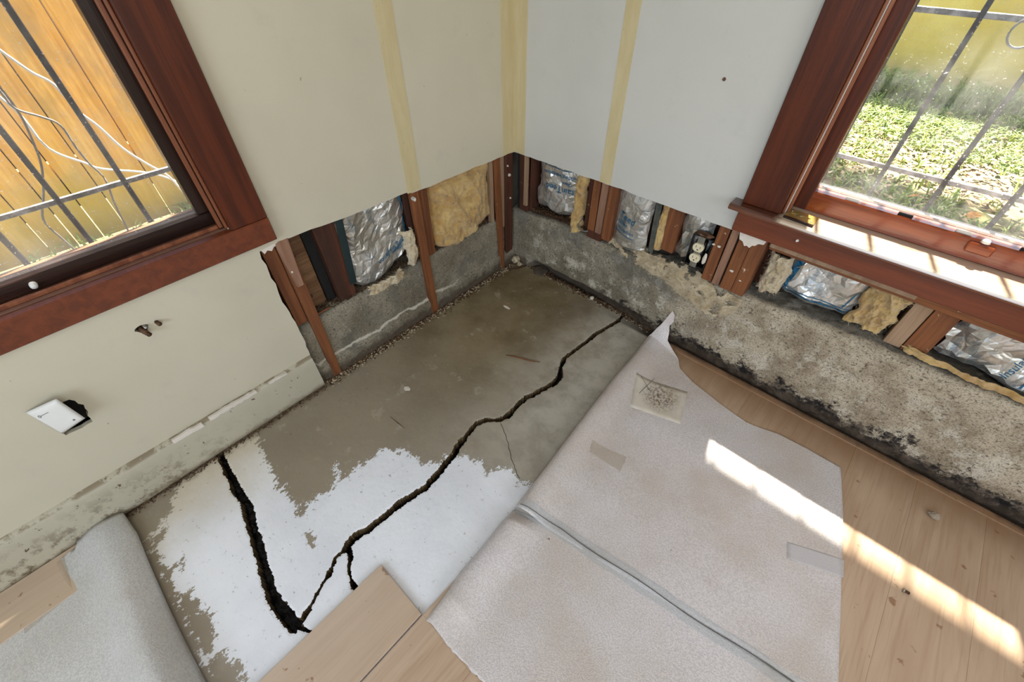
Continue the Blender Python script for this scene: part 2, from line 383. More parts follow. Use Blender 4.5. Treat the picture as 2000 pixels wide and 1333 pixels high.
def _glass():
    t = NT('dusty_glass')
    t.n.remove(t.b)
    tr = t.n.new('ShaderNodeBsdfTransparent'); gl = t.n.new('ShaderNodeBsdfGlossy'); gl.inputs['Roughness'].default_value = .02
    fr = t.n.new('ShaderNodeFresnel'); fr.inputs[0].default_value = 1.45
    m1 = t.n.new('ShaderNodeMixShader'); t.l.new(t.math('MULTIPLY', fr.outputs[0], .5), m1.inputs[0]); t.l.new(tr.outputs[0], m1.inputs[1]); t.l.new(gl.outputs[0], m1.inputs[2])
    df = t.n.new('ShaderNodeBsdfDiffuse'); df.inputs[0].default_value = (.8, .8, .78, 1)
    tl = t.n.new('ShaderNodeBsdfTranslucent'); tl.inputs[0].default_value = (.8, .8, .78, 1)
    m2 = t.n.new('ShaderNodeMixShader'); m2.inputs[0].default_value = .5; t.l.new(df.outputs[0], m2.inputs[1]); t.l.new(tl.outputs[0], m2.inputs[2])
    sp = t.math('MULTIPLY', t.ramp(t.noise(190, det=3), .66, .70), .5)
    sp = t.math('ADD', sp, t.math('MULTIPLY', t.ramp(t.noise(3, (1, 1, 1), 6, .7), .4, .7), .13))
    z = t.math('MULTIPLY', t.ramp(t.axis(2), .74, .66), .10)
    sp = t.math('ADD', sp, z)
    m3 = t.n.new('ShaderNodeMixShader'); t.l.new(sp, m3.inputs[0]); t.l.new(m1.outputs[0], m3.inputs[1]); t.l.new(m2.outputs[0], m3.inputs[2])
    t.l.new(m3.outputs[0], t.out.inputs[0]); return t.m
glass_m = _glass()

# ------------------------------------------------------------ object helpers
def wloc(o):
    v = Vector((0, 0, 0))
    while o is not None: v += o.location; o = o.parent
    return v
def tag(o, label=None, cat=None, group=None, kind=None):
    if label: o['label'] = label
    if cat: o['category'] = cat
    if group: o['group'] = group
    if kind: o['kind'] = kind
    return o
def obj(name, V, F, mat, parent=None, smooth=False, attrs=None):
    V = np.asarray(V, float).reshape(-1, 3)
    mn, mx = V.min(0), V.max(0)
    org = np.array([(mn[0]+mx[0])/2, (mn[1]+mx[1])/2, mn[2]])
    me = bpy.data.meshes.new(name); me.from_pydata((V-org).tolist(), [], F)
    if attrs:
        for k, a in attrs.items():
            at = me.attributes.new(k, 'FLOAT', 'POINT'); at.data.foreach_set('value', np.asarray(a, 'f').ravel())
    me.materials.append(mat)
    if smooth: me.polygons.foreach_set('use_smooth', [True]*len(me.polygons))
    me.update()
    o = bpy.data.objects.new(name, me); C.objects.link(o)
    p = Vector(org.tolist())
    if parent is not None: o.parent = parent; p -= wloc(parent)
    o.location = p
    return o
def empty(name, loc, label=None, cat=None, group=None, kind=None):
    o = bpy.data.objects.new(name, None); C.objects.link(o); o.location = loc; o.empty_display_size = .02
    return tag(o, label, cat, group, kind)
class MB:
    def __init__(s): s.v = []; s.f = []
    def add(s, V, F):
        n = len(s.v); s.v += [tuple(map(float, p)) for p in V]; s.f += [tuple(i+n for i in f) for f in F]; return s
    def hexa(s, P, b=0.):     # 8 corners: bottom ring of 4, top ring of 4
        return s.add(P, [(3, 2, 1, 0), (4, 5, 6, 7), (0, 1, 5, 4), (1, 2, 6, 5), (2, 3, 7, 6), (3, 0, 4, 7)])
    def box(s, a, b, c=.0):
        (x0, y0, z0), (x1, y1, z1) = a, b
        x0, x1 = sorted((x0, x1)); y0, y1 = sorted((y0, y1)); z0, z1 = sorted((z0, z1))
        c = min(c, (x1-x0)*.4, (y1-y0)*.4, (z1-z0)*.4)
        if c <= 0:
            return s.hexa([(x0, y0, z0), (x1, y0, z0), (x1, y1, z0), (x0, y1, z0), (x0, y0, z1), (x1, y0, z1), (x1, y1, z1), (x0, y1, z1)])
        V = []; idx = {}
        for i, x in enumerate((x0, x1)):
            for j, y in enumerate((y0, y1)):
                for k, z in enumerate((z0, z1)):
                    sx, sy, sz = (c, -c)[i], (c, -c)[j], (c, -c)[k]
                    idx[i, j, k] = len(V); V += [(x, y+sy, z+sz), (x+sx, y, z+sz), (x+sx, y+sy, z)]
        F = []
        for a_ in range(3):
            o1, o2 = [q for q in range(3) if q != a_]
            for sgn in (0, 1):
                ring = []
                for p, q in ((0, 0), (1, 0), (1, 1), (0, 1)):
                    k = [0, 0, 0]; k[a_] = sgn; k[o1] = p; k[o2] = q; ring.append(idx[tuple(k)]+a_)
                F.append(tuple(ring))
        for a_ in range(3):           # edge bevels along axis a_
            o1, o2 = [q for q in range(3) if q != a_]
            for p in (0, 1):
                for q in (0, 1):
                    k0 = [0, 0, 0]; k0[o1] = p; k0[o2] = q; k1 = list(k0); k1[a_] = 1
                    i0, i1 = idx[tuple(k0)], idx[tuple(k1)]
                    F.append((i0+o1, i1+o1, i1+o2, i0+o2))
        for i in idx.values(): F.append((i, i+1, i+2))
        s.add(V, F); s.fix = True
        return s
    def tube(s, pts, r, n=8, cap=True):
        pts = [Vector(p) for p in pts]; V = []; F = []
        up = Vector((0, 0, 1))
        for i, p in enumerate(pts):
            d = (pts[min(i+1, len(pts)-1)]-pts[max(i-1, 0)]).normalized()
            a = d.cross(up)
            if a.length < .05: a = d.cross(Vector((1, 0, 0)))
            a.normalize(); b = d.cross(a)
            rr = r[i] if isinstance(r, (list, tuple)) else r
            for k in range(n):
                t = 2*math.pi*k/n; V.append(p+a*math.cos(t)*rr+b*math.sin(t)*rr)
        for i in range(len(pts)-1):
            for k in range(n):
                k2 = (k+1) % n; F.append((i*n+k, i*n+k2, (i+1)*n+k2, (i+1)*n+k))
        if cap: F.append(tuple(range(n))[::-1]); F.append(tuple((len(pts)-1)*n+k for k in range(n)))
        return s.add(V, F)
    def build(s, name, mat, parent=None, smooth=False, **kw):
        o = obj(name, s.v, s.f, mat, parent, smooth, **kw)
        if getattr(s, 'fix', False):
            import bmesh
            bm = bmesh.new(); bm.from_mesh(o.data); bmesh.ops.recalc_face_normals(bm, faces=bm.faces); bm.to_mesh(o.data); bm.free()
        return o
def box(name, a, b, mat, parent=None, c=.002, **kw): return MB().box(a, b, c).build(name, mat, parent, **kw)
def prism(loops, axis, d0, d1):
    """outer loop and holes in the two other axes, extruded along axis between d0 and d1"""
    L = [[Vector((p[0], p[1], 0)) for p in l] for l in loops]
    tri = tessellate_polygon(L); flat = [p for l in loops for p in l]; n = len(flat)
    def to3(p, d): q = [p[0], p[1]]; q.insert(axis, d); return tuple(q)
    V = [to3(p, d0) for p in flat]+[to3(p, d1) for p in flat]
    F = [tuple(t) for t in tri]+[tuple(i+n for i in t[::-1]) for t in tri]
    k = 0
    for l in loops:
        m = len(l)
        for i in range(m): a, b = k+i, k+(i+1) % m; F.append((a, b, b+n, a+n))
        k += m
    mb = MB(); mb.add(V, F); mb.fix = True
    return mb
def jag(pts, step=.02, amp=.002, s=1):
    out = []
    for i in range(len(pts)-1):
        a, b = np.array(pts[i], float), np.array(pts[i+1], float); n = max(1, int(np.linalg.norm(b-a)/step))
        d = (b-a)/max(np.linalg.norm(b-a), 1e-9); nn = np.array([-d[1], d[0]])
        for k in range(n):
            p = a+(b-a)*k/n
            if k: p = p+nn*RNG.normal(0, amp)
            out.append(tuple(p))
    out.append(tuple(pts[-1])); return out
def grid(P):      # P: (n, m, 3)
    n, m = P.shape[:2]
    i = np.arange((n-1)*(m-1)); r, c = i//(m-1), i % (m-1); a = r*m+c
    return P.reshape(-1, 3), np.stack([a, a+1, a+m+1, a+m], 1)
def gridobj(name, P, mat, parent=None, thick=0, keep=None, **kw):
    V, F = grid(P)
    if keep is not None: F = F[keep.ravel()]
    o = obj(name, V, F.tolist(), mat, parent, True, **kw)
    if thick:
        md = o.modifiers.new('thickness', 'SOLIDIFY'); md.thickness = thick; md.offset = 0
    return o
def interp(poly, n):
    P = np.array(poly, float); d = np.r_[0, np.cumsum(np.linalg.norm(np.diff(P, axis=0), axis=1))]
    t = np.linspace(0, d[-1], n); return np.stack([np.interp(t, d, P[:, k]) for k in range(P.shape[1])], 1)
def seg_dist(X, Y, poly, wid=None):
    best = np.full(X.shape, 9.); P = np.array(poly, float)
    for i in range(len(P)-1):
        a, b = P[i], P[i+1]; d = b-a; L = max(d@d, 1e-12)
        t = np.clip(((X-a[0])*d[0]+(Y-a[1])*d[1])/L, 0, 1)
        q = np.hypot(X-a[0]-t*d[0], Y-a[1]-t*d[1])
        if wid is not None: q = q-(wid[i]+(wid[i+1]-wid[i])*t)
        best = np.minimum(best, q)
    return best
def inside(X, Y, poly):
    r = np.zeros(X.shape, bool); n = len(poly)
    for i in range(n):
        (x1, y1), (x2, y2) = poly[i], poly[(i+1) % n]
        if y1 == y2: continue
        c = ((y1 > Y) != (y2 > Y)) & (X < (x2-x1)*(Y-y1)/(y2-y1)+x1); r ^= c
    return r
def sdf(X, Y, poly):
    d = seg_dist(X, Y, list(poly)+[poly[0]]); return np.where(inside(X, Y, poly), d, -d)

# ------------------------------------------------------------ floor slab with its cracks
CR1 = [(0.5996, 0.0543), (0.6007, -0.0302), (0.5873, -0.1038), (0.5769, -0.1607), (0.5759, -0.2116), (0.5708, -0.2720), (0.5662, -0.3371), (0.5798, -0.3767), (0.6058, -0.4196), (0.6113, -0.4564), (0.5954, -0.5175), (0.5799, -0.5738), (0.5779, -0.6196), (0.5830, -0.6715), (0.5727, -0.7029), (0.5412, -0.7315), (0.5275, -0.7655), (0.5324, -0.7982), (0.5387, -0.8336), (0.5430, -0.8598), (0.5547, -0.8857), (0.5636, -0.9318), (0.5686, -0.9769), (0.5749, -1.0254), (0.5679, -1.0632), (0.5588, -1.1020), (0.5566, -1.1533), (0.5542, -1.1990), (0.5433, -1.2309), (0.5442, -1.2570), (0.5511, -1.2771), (0.5510, -1.3029), (0.5685, -1.3286), (0.5806, -1.3576), (0.5973, -1.3884), (0.6084, -1.4151), (0.6180, -1.4364)]
CR2 = [(0.0084, -1.3792), (0.0699, -1.3845), (0.1258, -1.3899), (0.1771, -1.3971), (0.2144, -1.3943), (0.2621, -1.4011), (0.3115, -1.4137), (0.3530, -1.4216), (0.3991, -1.4323), (0.4362, -1.4404), (0.4916, -1.4539), (0.5379, -1.4572), (0.5800, -1.4553), (0.6129, -1.4493)]
CR3 = [(0.5536, -1.2662), (0.5819, -1.2783), (0.6003, -1.2948), (0.6289, -1.3058), (0.6535, -1.3070)]
CR4 = [(0.6129, -1.4493), (0.6339, -1.4399), (0.6583, -1.4274)]
PAINT = [(0.0085, -1.3839), (0.0191, -1.3153), (0.0331, -1.2721), (0.0995, -1.2868), (0.1563, -1.2946), (0.2329, -1.3037), (0.2926, -1.3027), (0.3374, -1.3029), (0.3921, -1.3064), (0.3644, -1.2784), (0.3655, -1.2469), (0.3818, -1.2154), (0.3116, -1.1536), (0.3662, -1.1718), (0.3772, -1.1170), (0.3712, -1.0761), (0.3784, -1.0337), (0.4110, -0.9992), (0.4578, -0.9856), (0.5076, -0.9757), (0.5365, -0.9494), (0.5444, -0.9189), (0.5616, -0.8985), (0.5871, -0.8683), (0.6409, -0.8547), (0.6762, -0.8682), (0.6932, -0.8302), (0.7275, -0.8104), (0.7737, -0.8344), (0.8293, -0.7403), (1.0488, -0.8679), (1.1544, -1.2807), (0.7270, -1.6687), (0.6057, -1.6191), (0.5343, -1.6234), (0.4607, -1.6122), (0.3502, -1.6127), (0.2688, -1.6087), (0.1709, -1.6134), (0.1014, -1.6043), (0.0217, -1.5995), (0.0398, -1.5321), (0.0273, -1.4572)]
GREY = [[(0.4364, -1.3188), (0.4631, -1.3127), (0.4831, -1.3301), (0.4606, -1.3293)], [(0.3515, -1.6190), (0.3496, -1.5828), (0.4048, -1.5854), (0.4473, -1.5757), (0.4985, -1.5914), (0.5197, -1.6178), (0.4518, -1.6203)], [(0.5289, -1.6158), (0.5395, -1.5805), (0.6031, -1.5734), (0.6554, -1.5855), (0.6151, -1.6336)], [(0.0002, -1.6190), (0.0395, -1.5114), (0.0968, -1.5511), (0.1413, -1.6227)], [(0.2540, -1.5976), (0.2519, -1.5659), (0.2746, -1.5839)], [(0.1418, -1.6043), (0.1453, -1.5738), (0.1676, -1.5900), (0.1638, -1.6112)]]
st = .0025
gx = np.arange(-.02, 1.0+st/2, st); gy = np.arange(-1.72, .085, st)
X, Y = np.meshgrid(gx, gy, indexing='ij')
jit = fbm(X*45, Y*45, 0, 4, 5)*.0052+fbm(X*240, Y*240, 0, 2, 9)*.0014
w1 = np.interp(np.arange(len(CR1)), [0, 6, 9, 14, 20, 28, 31, 34, 36], [.0075, .008, .0105, .0075, .0105, .0105, .006, .0055, .008])
w2 = np.interp(np.arange(len(CR2)), [0, 3, 6, 10, 13], [.0095, .013, .0125, .0145, .016])
d = np.minimum(seg_dist(X, Y, CR1, w1), seg_dist(X, Y, CR2, w2))
d = np.minimum(d, seg_dist(X, Y, CR3, [.004, .006, .005, .006, .004]))
d = np.minimum(d, seg_dist(X, Y, CR4, [.012, .005, .002]))
d = d+jit
Z = fbm(X*3, Y*3, 0, 3, 3)*.0015+fbm(X*40, Y*40, 0, 3, 3)*.0004
Z = Z-np.clip((.0045-d)/.0045, 0, 1)*.0016
dep = -.045+fbm(X*60, Y*60, 0, 3, 4)*.010
Z = np.where(d < 0, dep, Z)
# broken slab edge along the right footing
edge = np.interp(X, [-.1, .07, .1, .2, .3, .42, .5, .56, .62, .8, 1.1], [.06, .06, .034, .026, .022, .03, .036, .03, .05, .06, .07])+fbm(X*22, X*0, 0, 3, 8)*.006
Z = np.where(Y > edge, -.05+fbm(X*40, Y*40, 0, 3, 2)*.014, Z)
pa = sdf(X, Y, PAINT)
for g in GREY: pa = np.minimum(pa, -sdf(X, Y, g)*1.2)
pa = np.clip(pa, -.06, .06)
gdx, gdy = np.gradient(d, st); gl = np.maximum(np.hypot(gdx, gdy), .3)
sn = (d >= 0) & (d < st*.8) & (Y < edge)
mv = np.clip((d-.00005)/gl, 0, st*.8)*sn
P = np.stack([X-gdx/gl*mv, Y-gdy/gl*mv, Z], -1)
sn2 = (d < 0) & (d > -st*.8); mv2 = np.clip((d+st*.55)/gl, 0, st)*sn2
P[..., 0] -= gdx/gl*mv2; P[..., 1] -= gdy/gl*mv2
V, F = grid(P)
nv = len(V)
xs = [gx[0], gx[-1], 3.75]; ys = [-3.75, gy[0], gy[-1]]
ring = [(gx[0], -3.75), (gx[-1], -3.75), (3.75, -3.75), (gx[0], gy[0]), (gx[-1], gy[0]), (3.75, gy[0]), (gx[-1], gy[-1]), (3.75, gy[-1])]
V = np.vstack([V, [(a, b, 0) for a, b in ring]])
FF = F.tolist()+[[nv, nv+1, nv+4, nv+3], [nv+1, nv+2, nv+5, nv+4], [nv+4, nv+5, nv+7, nv+6]]
pav = np.r_[pa.ravel(), [-.06]*8]
fl = obj('floor', V, FF, floor_m, None, True, attrs={'paint': pav})
fl.data.polygons.foreach_set('use_smooth', [False]*len(fl.data.polygons))
tag(fl, 'cracked concrete slab, half coated with flaking white paint', kind='structure')

MB().tube([(x_, y_, -.0001+float(fbm(x_*3, y_*3, 0, 3, 3))*.0015) for x_, y_ in jag([(0.5874, -0.7112), (0.6290, -0.7313), (0.7047, -0.7852), (0.7611, -0.8133)], .008, .0015)], .0009, 5).build('hairline_crack', hole_m, fl)
# ------------------------------------------------------------ walls
H = 2.4
cut = jag([(-.0, .514), (-.30, .522), (-.425, .523), (-.50, .528), (-.5245, .537), (-.737, .541), (-.9508, .5556), (-1.0089, .5498)], .03, .0012)
cut2 = jag([(-1.0089, .5498), (-1.013, .40), (-1.006, .27), (-1.010, .12), (-1.0092, .0)], .02, .002)
outer = [(0.012, H), (0.012, .514)]+cut[:-1]+cut2+[(-3.6, 0), (-3.6, H)]
win1 = [(-1.052, .632), (-1.052, 1.95), (-1.86, 1.95), (-1.86, .632)]
plate_hole = jag([(-1.5183, .4024), (-1.508, .372), (-1.5223, .318), (-1.5752, .3188), (-1.580, .40), (-1.5183, .4024)], .01, .0016)[:-1]
pipe_hole = [(-1.322+.013*math.cos(a)*(1+.3*math.sin(3*a)), .487+.011*math.sin(a)) for a in np.linspace(0, 2*math.pi, 14)[:-1]]
wall_l = tag(prism([outer, win1, plate_hole, pipe_hole], 0, -.0125, 0).build('wall_left', paint_l), kind='structure')
cutr = jag([(0., .516), (.40, .5215), (.6, .520), (.8752, .5209)], .03, .0012)
outer = [(-.012, H), (-.012, .516)]+cutr+[(.8755, .590), (3.6, .590), (3.6, H)]
win2 = [(.985, .599), (.985, 1.95), (1.80, 1.95), (1.80, .599)]
wall_r = tag(prism([outer, win2], 1, 0, .0125).build('wall_right', paint_r), kind='structure')
tag(prism([[(-.12, 0), (3.75, 0), (3.75, H), (-.12, H)], [(.8, .85), (2.7, .85), (2.7, 2.05), (.8, 2.05)]], 1, -3.6, -3.72).build('wall_back', paint_r), kind='structure')
tag(prism([[(-3.72, 0), (.12, 0), (.12, H), (-3.72, H)], [(-2.65, .85), (-.75, .85), (-.75, 2.05), (-2.65, 2.05)]], 0, 3.6, 3.72).build('wall_side', paint_l), kind='structure')
tag(box('ceiling', (-.15, -3.75, H), (3.75, .15, H+.1), paint_r, c=0), kind='structure')

# bare strips where the joint tape shows
def vstrip(side, a, b, a2, b2, z0, z1, name='joint_tape'):
    t = .0012
    if side == 'L': P = [(t, a2, z0), (t, b2, z0), (t, b, z1), (t, a, z1)]; Q = [(-.0005, p[1], p[2]) for p in P]; par = wall_l
    else: P = [(a2, -t, z0), (b2, -t, z0), (b, -t, z1), (a, -t, z1)]; Q = [(p[0], .0005, p[2]) for p in P]; par = wall_r
    MB().add(P+Q, [(0, 1, 2, 3), (7, 6, 5, 4), (0, 4, 5, 1), (1, 5, 6, 2), (2, 6, 7, 3), (3, 7, 4, 0)]).build(name, mud, par)
vstrip('L', -.5188, -.4649, -.5188, -.4635, .532, H)
vstrip('R', .4026, .4517, .4050, .4490, .522, H)
vstrip('L', -.064, 0, -.062, 0, .518, H); vstrip('R', 0, .062, 0, .058, .519, H)

# outer sheathing behind the studs (beyond it, the outside)
def boards(side, par):
    for i in range(6):
        z0 = .12+i*.09
        if side == 'L': box('sheathing_board', (-.125, -1.90, z0), (-.112+random.uniform(-.003, .003), .02, z0+.0885), ply_m if i % 2 else stud_d, par, .001)
        else: box('sheathing_board', (-.02, .118+random.uniform(-.003, .003), z0), (2.2, .13, z0+.0885), stud_d, par, .001)
boards('L', wall_l); boards('R', wall_r)
for (a, b) in (((-.14, -3.72, -.2), (-.127, .14, .62)), ((-.14, -3.72, .62), (-.127, -1.88, H)), ((-.14, -1.0505, .62), (-.127, .14, H)), ((-.14, -1.9, 1.97), (-.127, -1.0, H))):
    tag(box('trim_1', a, b, paint_r, wall_l, 0), kind='structure')
for (a, b) in (((-.14, .132, -.2), (3.75, .145, .59)), ((-.14, .132, .59), (.9845, .145, H)), ((1.8055, .132, .59), (3.75, .145, H)), ((.9, .132, 1.97), (1.9, .145, H))):
    tag(box('trim_2', a, b, paint_r, wall_r, 0), kind='structure')
# roof overhang outside the right wall
tag(box('eave', (-.9, .1, 2.56), (4.5, .772, 2.62), paint_r, None, 0), kind='structure')

# ------------------------------------------------------------ concrete footings
xs = np.arange(-.02, 2.3, .005); n = 84
tt = np.linspace(0, 1, n)
crest = np.interp(xs, [0, .26, .55, .71, 1.06, 1.2, 1.4, 1.7, 2.3], [.264, .285, .283, .300, .321, .329, .332, .337, .34])
P = np.zeros((len(xs), n, 3))
for i, x in enumerate(xs):
    cz = crest[i]
    under = np.interp(x, [0, .08, .12, .3, .42, .60, .75], [.0, .0, .045, .05, .045, .02, .0])
    prof = [(.012+under, -.06), (.010+under, .030), (.008+under*.9, .048), (.006, .062), (.010, .16), (.014, cz-.02), (.020, cz-.004), (.035, cz), (.075, cz+.006), (.118, cz+.004)]
    q = interp(prof, n); P[i, :, 0] = x; P[i, :, 1] = q[:, 0]; P[i, :, 2] = q[:, 1]
nx, ny, nz = P[..., 0], P[..., 1], P[..., 2]
rg = fbm(nx*9, nz*9, ny*9, 4, 21)*.006+fbm(nx*60, nz*60, ny*60, 3, 22)*.0022
up = np.clip((P[..., 1]-.02)/.03, 0, 1)
low = np.clip((.1-nz)/.06, 0, 1)*fbm(nx*30, nz*30, 0, 4, 23)*.009*np.clip((nx-.1)/.2, 0, 1)
P[..., 1] += -(rg+low)*(1-up)
P[..., 2] += (rg*1.6+fbm(nx*30, ny*30, 0, 3, 24)*.004)*up
tag(gridobj('footing_right', P, foot_m), 'grey concrete footing along the right wall with black mould at its base', kind='structure')
ys = np.arange(-1.25, .03, .005)
P = np.zeros((len(ys), n, 3))
for i, y in enumerate(ys):
    q = interp([(.000, -.06), (.000, .055), (-.003, .066), (-.012, .075), (-.014, .23), (-.022, .246), (-.05, .249), (-.118, .252)], n)
    P[i, :, 0] = q[:, 0]; P[i, :, 1] = y; P[i, :, 2] = q[:, 1]
nx, ny, nz = P[..., 0].copy(), P[..., 1], P[..., 2].copy()
rg = fbm(ny*9, nz*9, nx*9, 4, 31)*.005+fbm(ny*60, nz*60, nx*60, 3, 32)*.0018
up = np.clip((-.02-nx)/.03, 0, 1)
ledge = np.clip((.07+fbm(ny*6, ny*0, 0, 3, 5)*.02-nz)/.01, 0, 1)*.004
P[..., 0] += (rg*(1-up)-.004+ledge)
P[..., 2] += (rg*1.4+fbm(nx*30, ny*30, 0, 3, 34)*.005)*up
P[..., 0] = np.where((ny < -1.0), P[..., 0]-.012, P[..., 0])
tag(gridobj('footing_left', P, foot_m), 'grey pitted concrete footing along the left wall', kind='structure')

# ------------------------------------------------------------ framing of the left wall
def lumber(name, a, b, mat, par, side, dep, front, lean=0.):
    """vertical piece; a/b = (h0, h1, z) at the bottom and at the top, front = distance from the wall face"""
    def p(h, d, z): return (-d, h, z) if side == 'L' else (h, d, z)
    (h0, h1, z0), (g0, g1, z1) = a, b
    ff = front; f2 = front+lean
    P = [p(h0, ff, z0), p(h1, ff, z0), p(h1, ff+dep, z0), p(h0, ff+dep, z0), p(g0, f2, z1), p(g1, f2, z1), p(g1, f2+dep, z1), p(g0, f2+dep, z1)]
    mb = MB().hexa(P); mb.fix = True; o = mb.build(name, mat, par)
    md = o.modifiers.new('edge', 'BEVEL'); md.width = .0012; md.segments = 1
    return o
L = lambda *a, **k: lumber(*a[:4], wall_l, 'L', *a[4:], **k)
L('furring_strip', (-.967, -.938, .0), (-.962, -.925, .56), stud_m[2], .016, -.004, lean=.018)
L('wood_block', (-.958, -.938, .40), (-.966, -.928, .555), stud_p, .012, -.004, lean=.003)
L('stud', (-1.000, -.966, .258), (-1.002, -.964, .56), stud_m[2], .06, .018)
L('stud', (-1.060, -1.006, .258), (-1.06, -1.004, .56), stud_d, .05, .03)
L('building_paper', (-.866, -.838, .25), (-.872, -.842, .56), black_m, .01, .062)
L('sheathing_panel', (-.962, -.868, .25), (-.962, -.872, .56), ply_m, .012, .07)
L('stud', (-.868+.034, -.776, .25), (-.846, -.776, .56), stud_d, .075, .032)
L('furring_strip', (-.507, -.473, .0), (-.500, -.466, .56), stud_m[2], .016, -.004, lean=.018)
L('stud', (-.466, -.428, .25), (-.464, -.424, .56), stud_m[2], .085, .02)
L('stud', (-.515, -.467, .25), (-.515, -.467, .56), stud_d, .06, .04)
L('stud', (-.165, -.128, .25), (-.165, -.128, .56), stud_d, .06, .045)
L('lath_strip', (-.124, -.106, .25), (-.124, -.106, .56), stud_l, .02, .012)
L('furring_strip', (-.085, -.062, .0), (-.104, -.066, .56), stud_m[2], .014, -.003, lean=.016)
L('lath_strip', (-.062, -.044, .20), (-.064, -.042, .56), stud_l, .02, .012)
L('corner_post', (-.046, -.004, .015), (-.042, -.001, .56), stud_d, .04, .002)
L('stud', (-.106, -.03, .25), (-.106, -.03, .56), stud_d, .05, .035)
box('wood_splinter', (-.02, -.935, .262), (-.014, -.885, .268), stud_m[1], wall_l)
# framing of the right wall
Q = lambda *a, **k: lumber(*a[:4], wall_r, 'R', *a[4:], **k)
Q('building_paper', (.001, .017, .27), (.001, .013, .56), black_m, .01, .024)
Q('stud', (.018, .062, .27), (.014, .046, .56), stud_d, .05, .020)
Q('lath_strip', (.044, .062, .30), (.047, .064, .56), stud_l, .012, .012)
Q('stud', (.064, .078, .28), (.066, .082, .56), stud_d, .05, .03)
Q('stud', (.338, .368, .285), (.338, .372, .56), stud_d, .05, .04)
Q('stud', (.374, .404, .318), (.374, .404, .56), stud_m[2], .07, .012)
Q('lath_strip', (.409, .434, .318), (.410, .436, .56), stud_p, .02, .010)
Q('stud', (.438, .474, .300), (.439, .474, .56), stud_m[2], .06, .014)
Q('wood_block', (.374, .440, .286), (.374, .440, .320), stud_d, .06, .012)
Q('metal_strip', (.630, .648, .325), (.612, .634, .56), grey_wood, .004, .022)
Q('stud', (.668, .712, .345), (.656, .712, .56), stud_m[2], .06, .035)
Q('stud', (.600, .632, .30), (.60, .632, .56), stud_d, .03, .085)
Q('stud', (.838, .872, .318), (.836, .868, .56), stud_m[2], .06, .012)
Q('lath_strip', (.876, .898, .318), (.874, .896, .56), stud_p, .02, .008)
Q('stud', (.904, .940, .318), (.902, .938, .56), stud_m[2], .07, .006)
Q('stud', (.941, .980, .318), (.939, .978, .56), stud_m[2], .07, .005)
Q('stud', (1.02, 1.05, .33), (1.02, 1.05, .56), stud_d, .05, .07)
Q('stud', (1.352, 1.392, .340), (1.352, 1.392, .53), stud_l, .07, .046)
Q('stud', (1.394, 1.446, .340), (1.394, 1.446, .53), stud_m[2], .07, .044)
Q('stud', (1.86, 1.90, .34), (1.86, 1.90, .53), stud_m[2], .07, .044)
box('rough_sill', (.985, .020, .492), (2.2, .11, .534), stud_m[0], wall_r, .002)
box('lath_strip', (.985, .006, .506), (1.34, .020, .530), stud_l, wall_r, .002)
# torn flap of plaster under the apron and bits stuck to the studs
prism([[(.897, .5305), (.977, .5305), (.972, .512), (.958, .509), (.952, .500), (.945, .498), (.940, .488), (.931, .492), (.925, .488), (.916, .500), (.905, .503)]], 1, -.004, .002).build('plaster_scrap', plaster_m, wall_r)
for (a, b, s) in ((.84, .452, .004), (.857, .452, .005), (.92, .39, .005), (.955, .37, .003)):
    prism([[(a+s*math.cos(q)*random.uniform(.8, 1.7), b+s*math.sin(q)*random.uniform(.4, 1.0)) for q in np.linspace(0, 2*math.pi, 8)[:-1]]], 1, .004, .008).build('plaster_scrap', plaster_m, wall_r)
for (a, b, s) in ((-.497, .505, .005), (-.025, .43, .006), (-.02, .33, .003), (-.955, .455, .003), (-.035, .47, .003)):
    prism([[(a+s*math.cos(q), b+s*math.sin(q)*random.uniform(.6, 1.6)) for q in np.linspace(0, 2*math.pi, 8)[:-1]]], 0, -.012, .0035).build('plaster_scrap', plaster_m, wall_l)
prism([[(-1.005, .552), (-.958, .557), (-.962, .549), (-.972, .546), (-.98, .538), (-.99, .545), (-1.0, .538)]], 0, -.003, .001).build('plaster_scrap', plaster_m, wall_l)

# ------------------------------------------------------------ baseboard
bs = np.linspace(-1.012, -3.55, 420); prof = [(0, 0), (.0145, 0), (.0150, .02), (.0150, .118), (.0135, .124), (.0138, .130), (.0120, .138), (.0065, .144), (.0, .1465)]
P = np.zeros((len(bs), 26, 3)); q = interp(prof, 26)
for i, y in enumerate(bs):
    bow = .004*math.exp(-((y+1.55)/.1)**2)+fbm(y*8, 0., 0., 2, 3)*.0012
    P[i, :, 0] = q[:, 0]+np.where(q[:, 0] > .001, bow, 0); P[i, :, 1] = y; P[i, :, 2] = q[:, 1]
P[..., 0] += fbm(P[..., 1]*70, P[..., 2]*70, 0, 2, 6)*.0004*(P[..., 0] > .002)
bb = tag(gridobj('baseboard_left', P, board_m), kind='structure')
bb.data.polygons.foreach_set('use_smooth', [True]*len(bb.data.polygons))
MB().add([(0, -1.012, 0), (.0145, -1.012, 0), (.015, -1.012, .118), (.012, -1.012, .138), (0, -1.012, .1465)], [(0, 1, 2, 3, 4)]).build('end_cap', board_m, bb)
for i, (y0, y1, z0, z1) in enumerate(((-1.10, -1.16, .139, .146), (-1.20, -1.34, .136, .150), (-1.36, -1.44, .132, .148))):
    prism([jag([(y0, z0), (y1, z0+.002), (y1, z1), ((y0+y1)/2, z1+.002), (y0, z1-.002), (y0, z0)], .01, .0012)[:-1]], 0, .009, .0165).build('peeling_paint', plaster_m, bb)

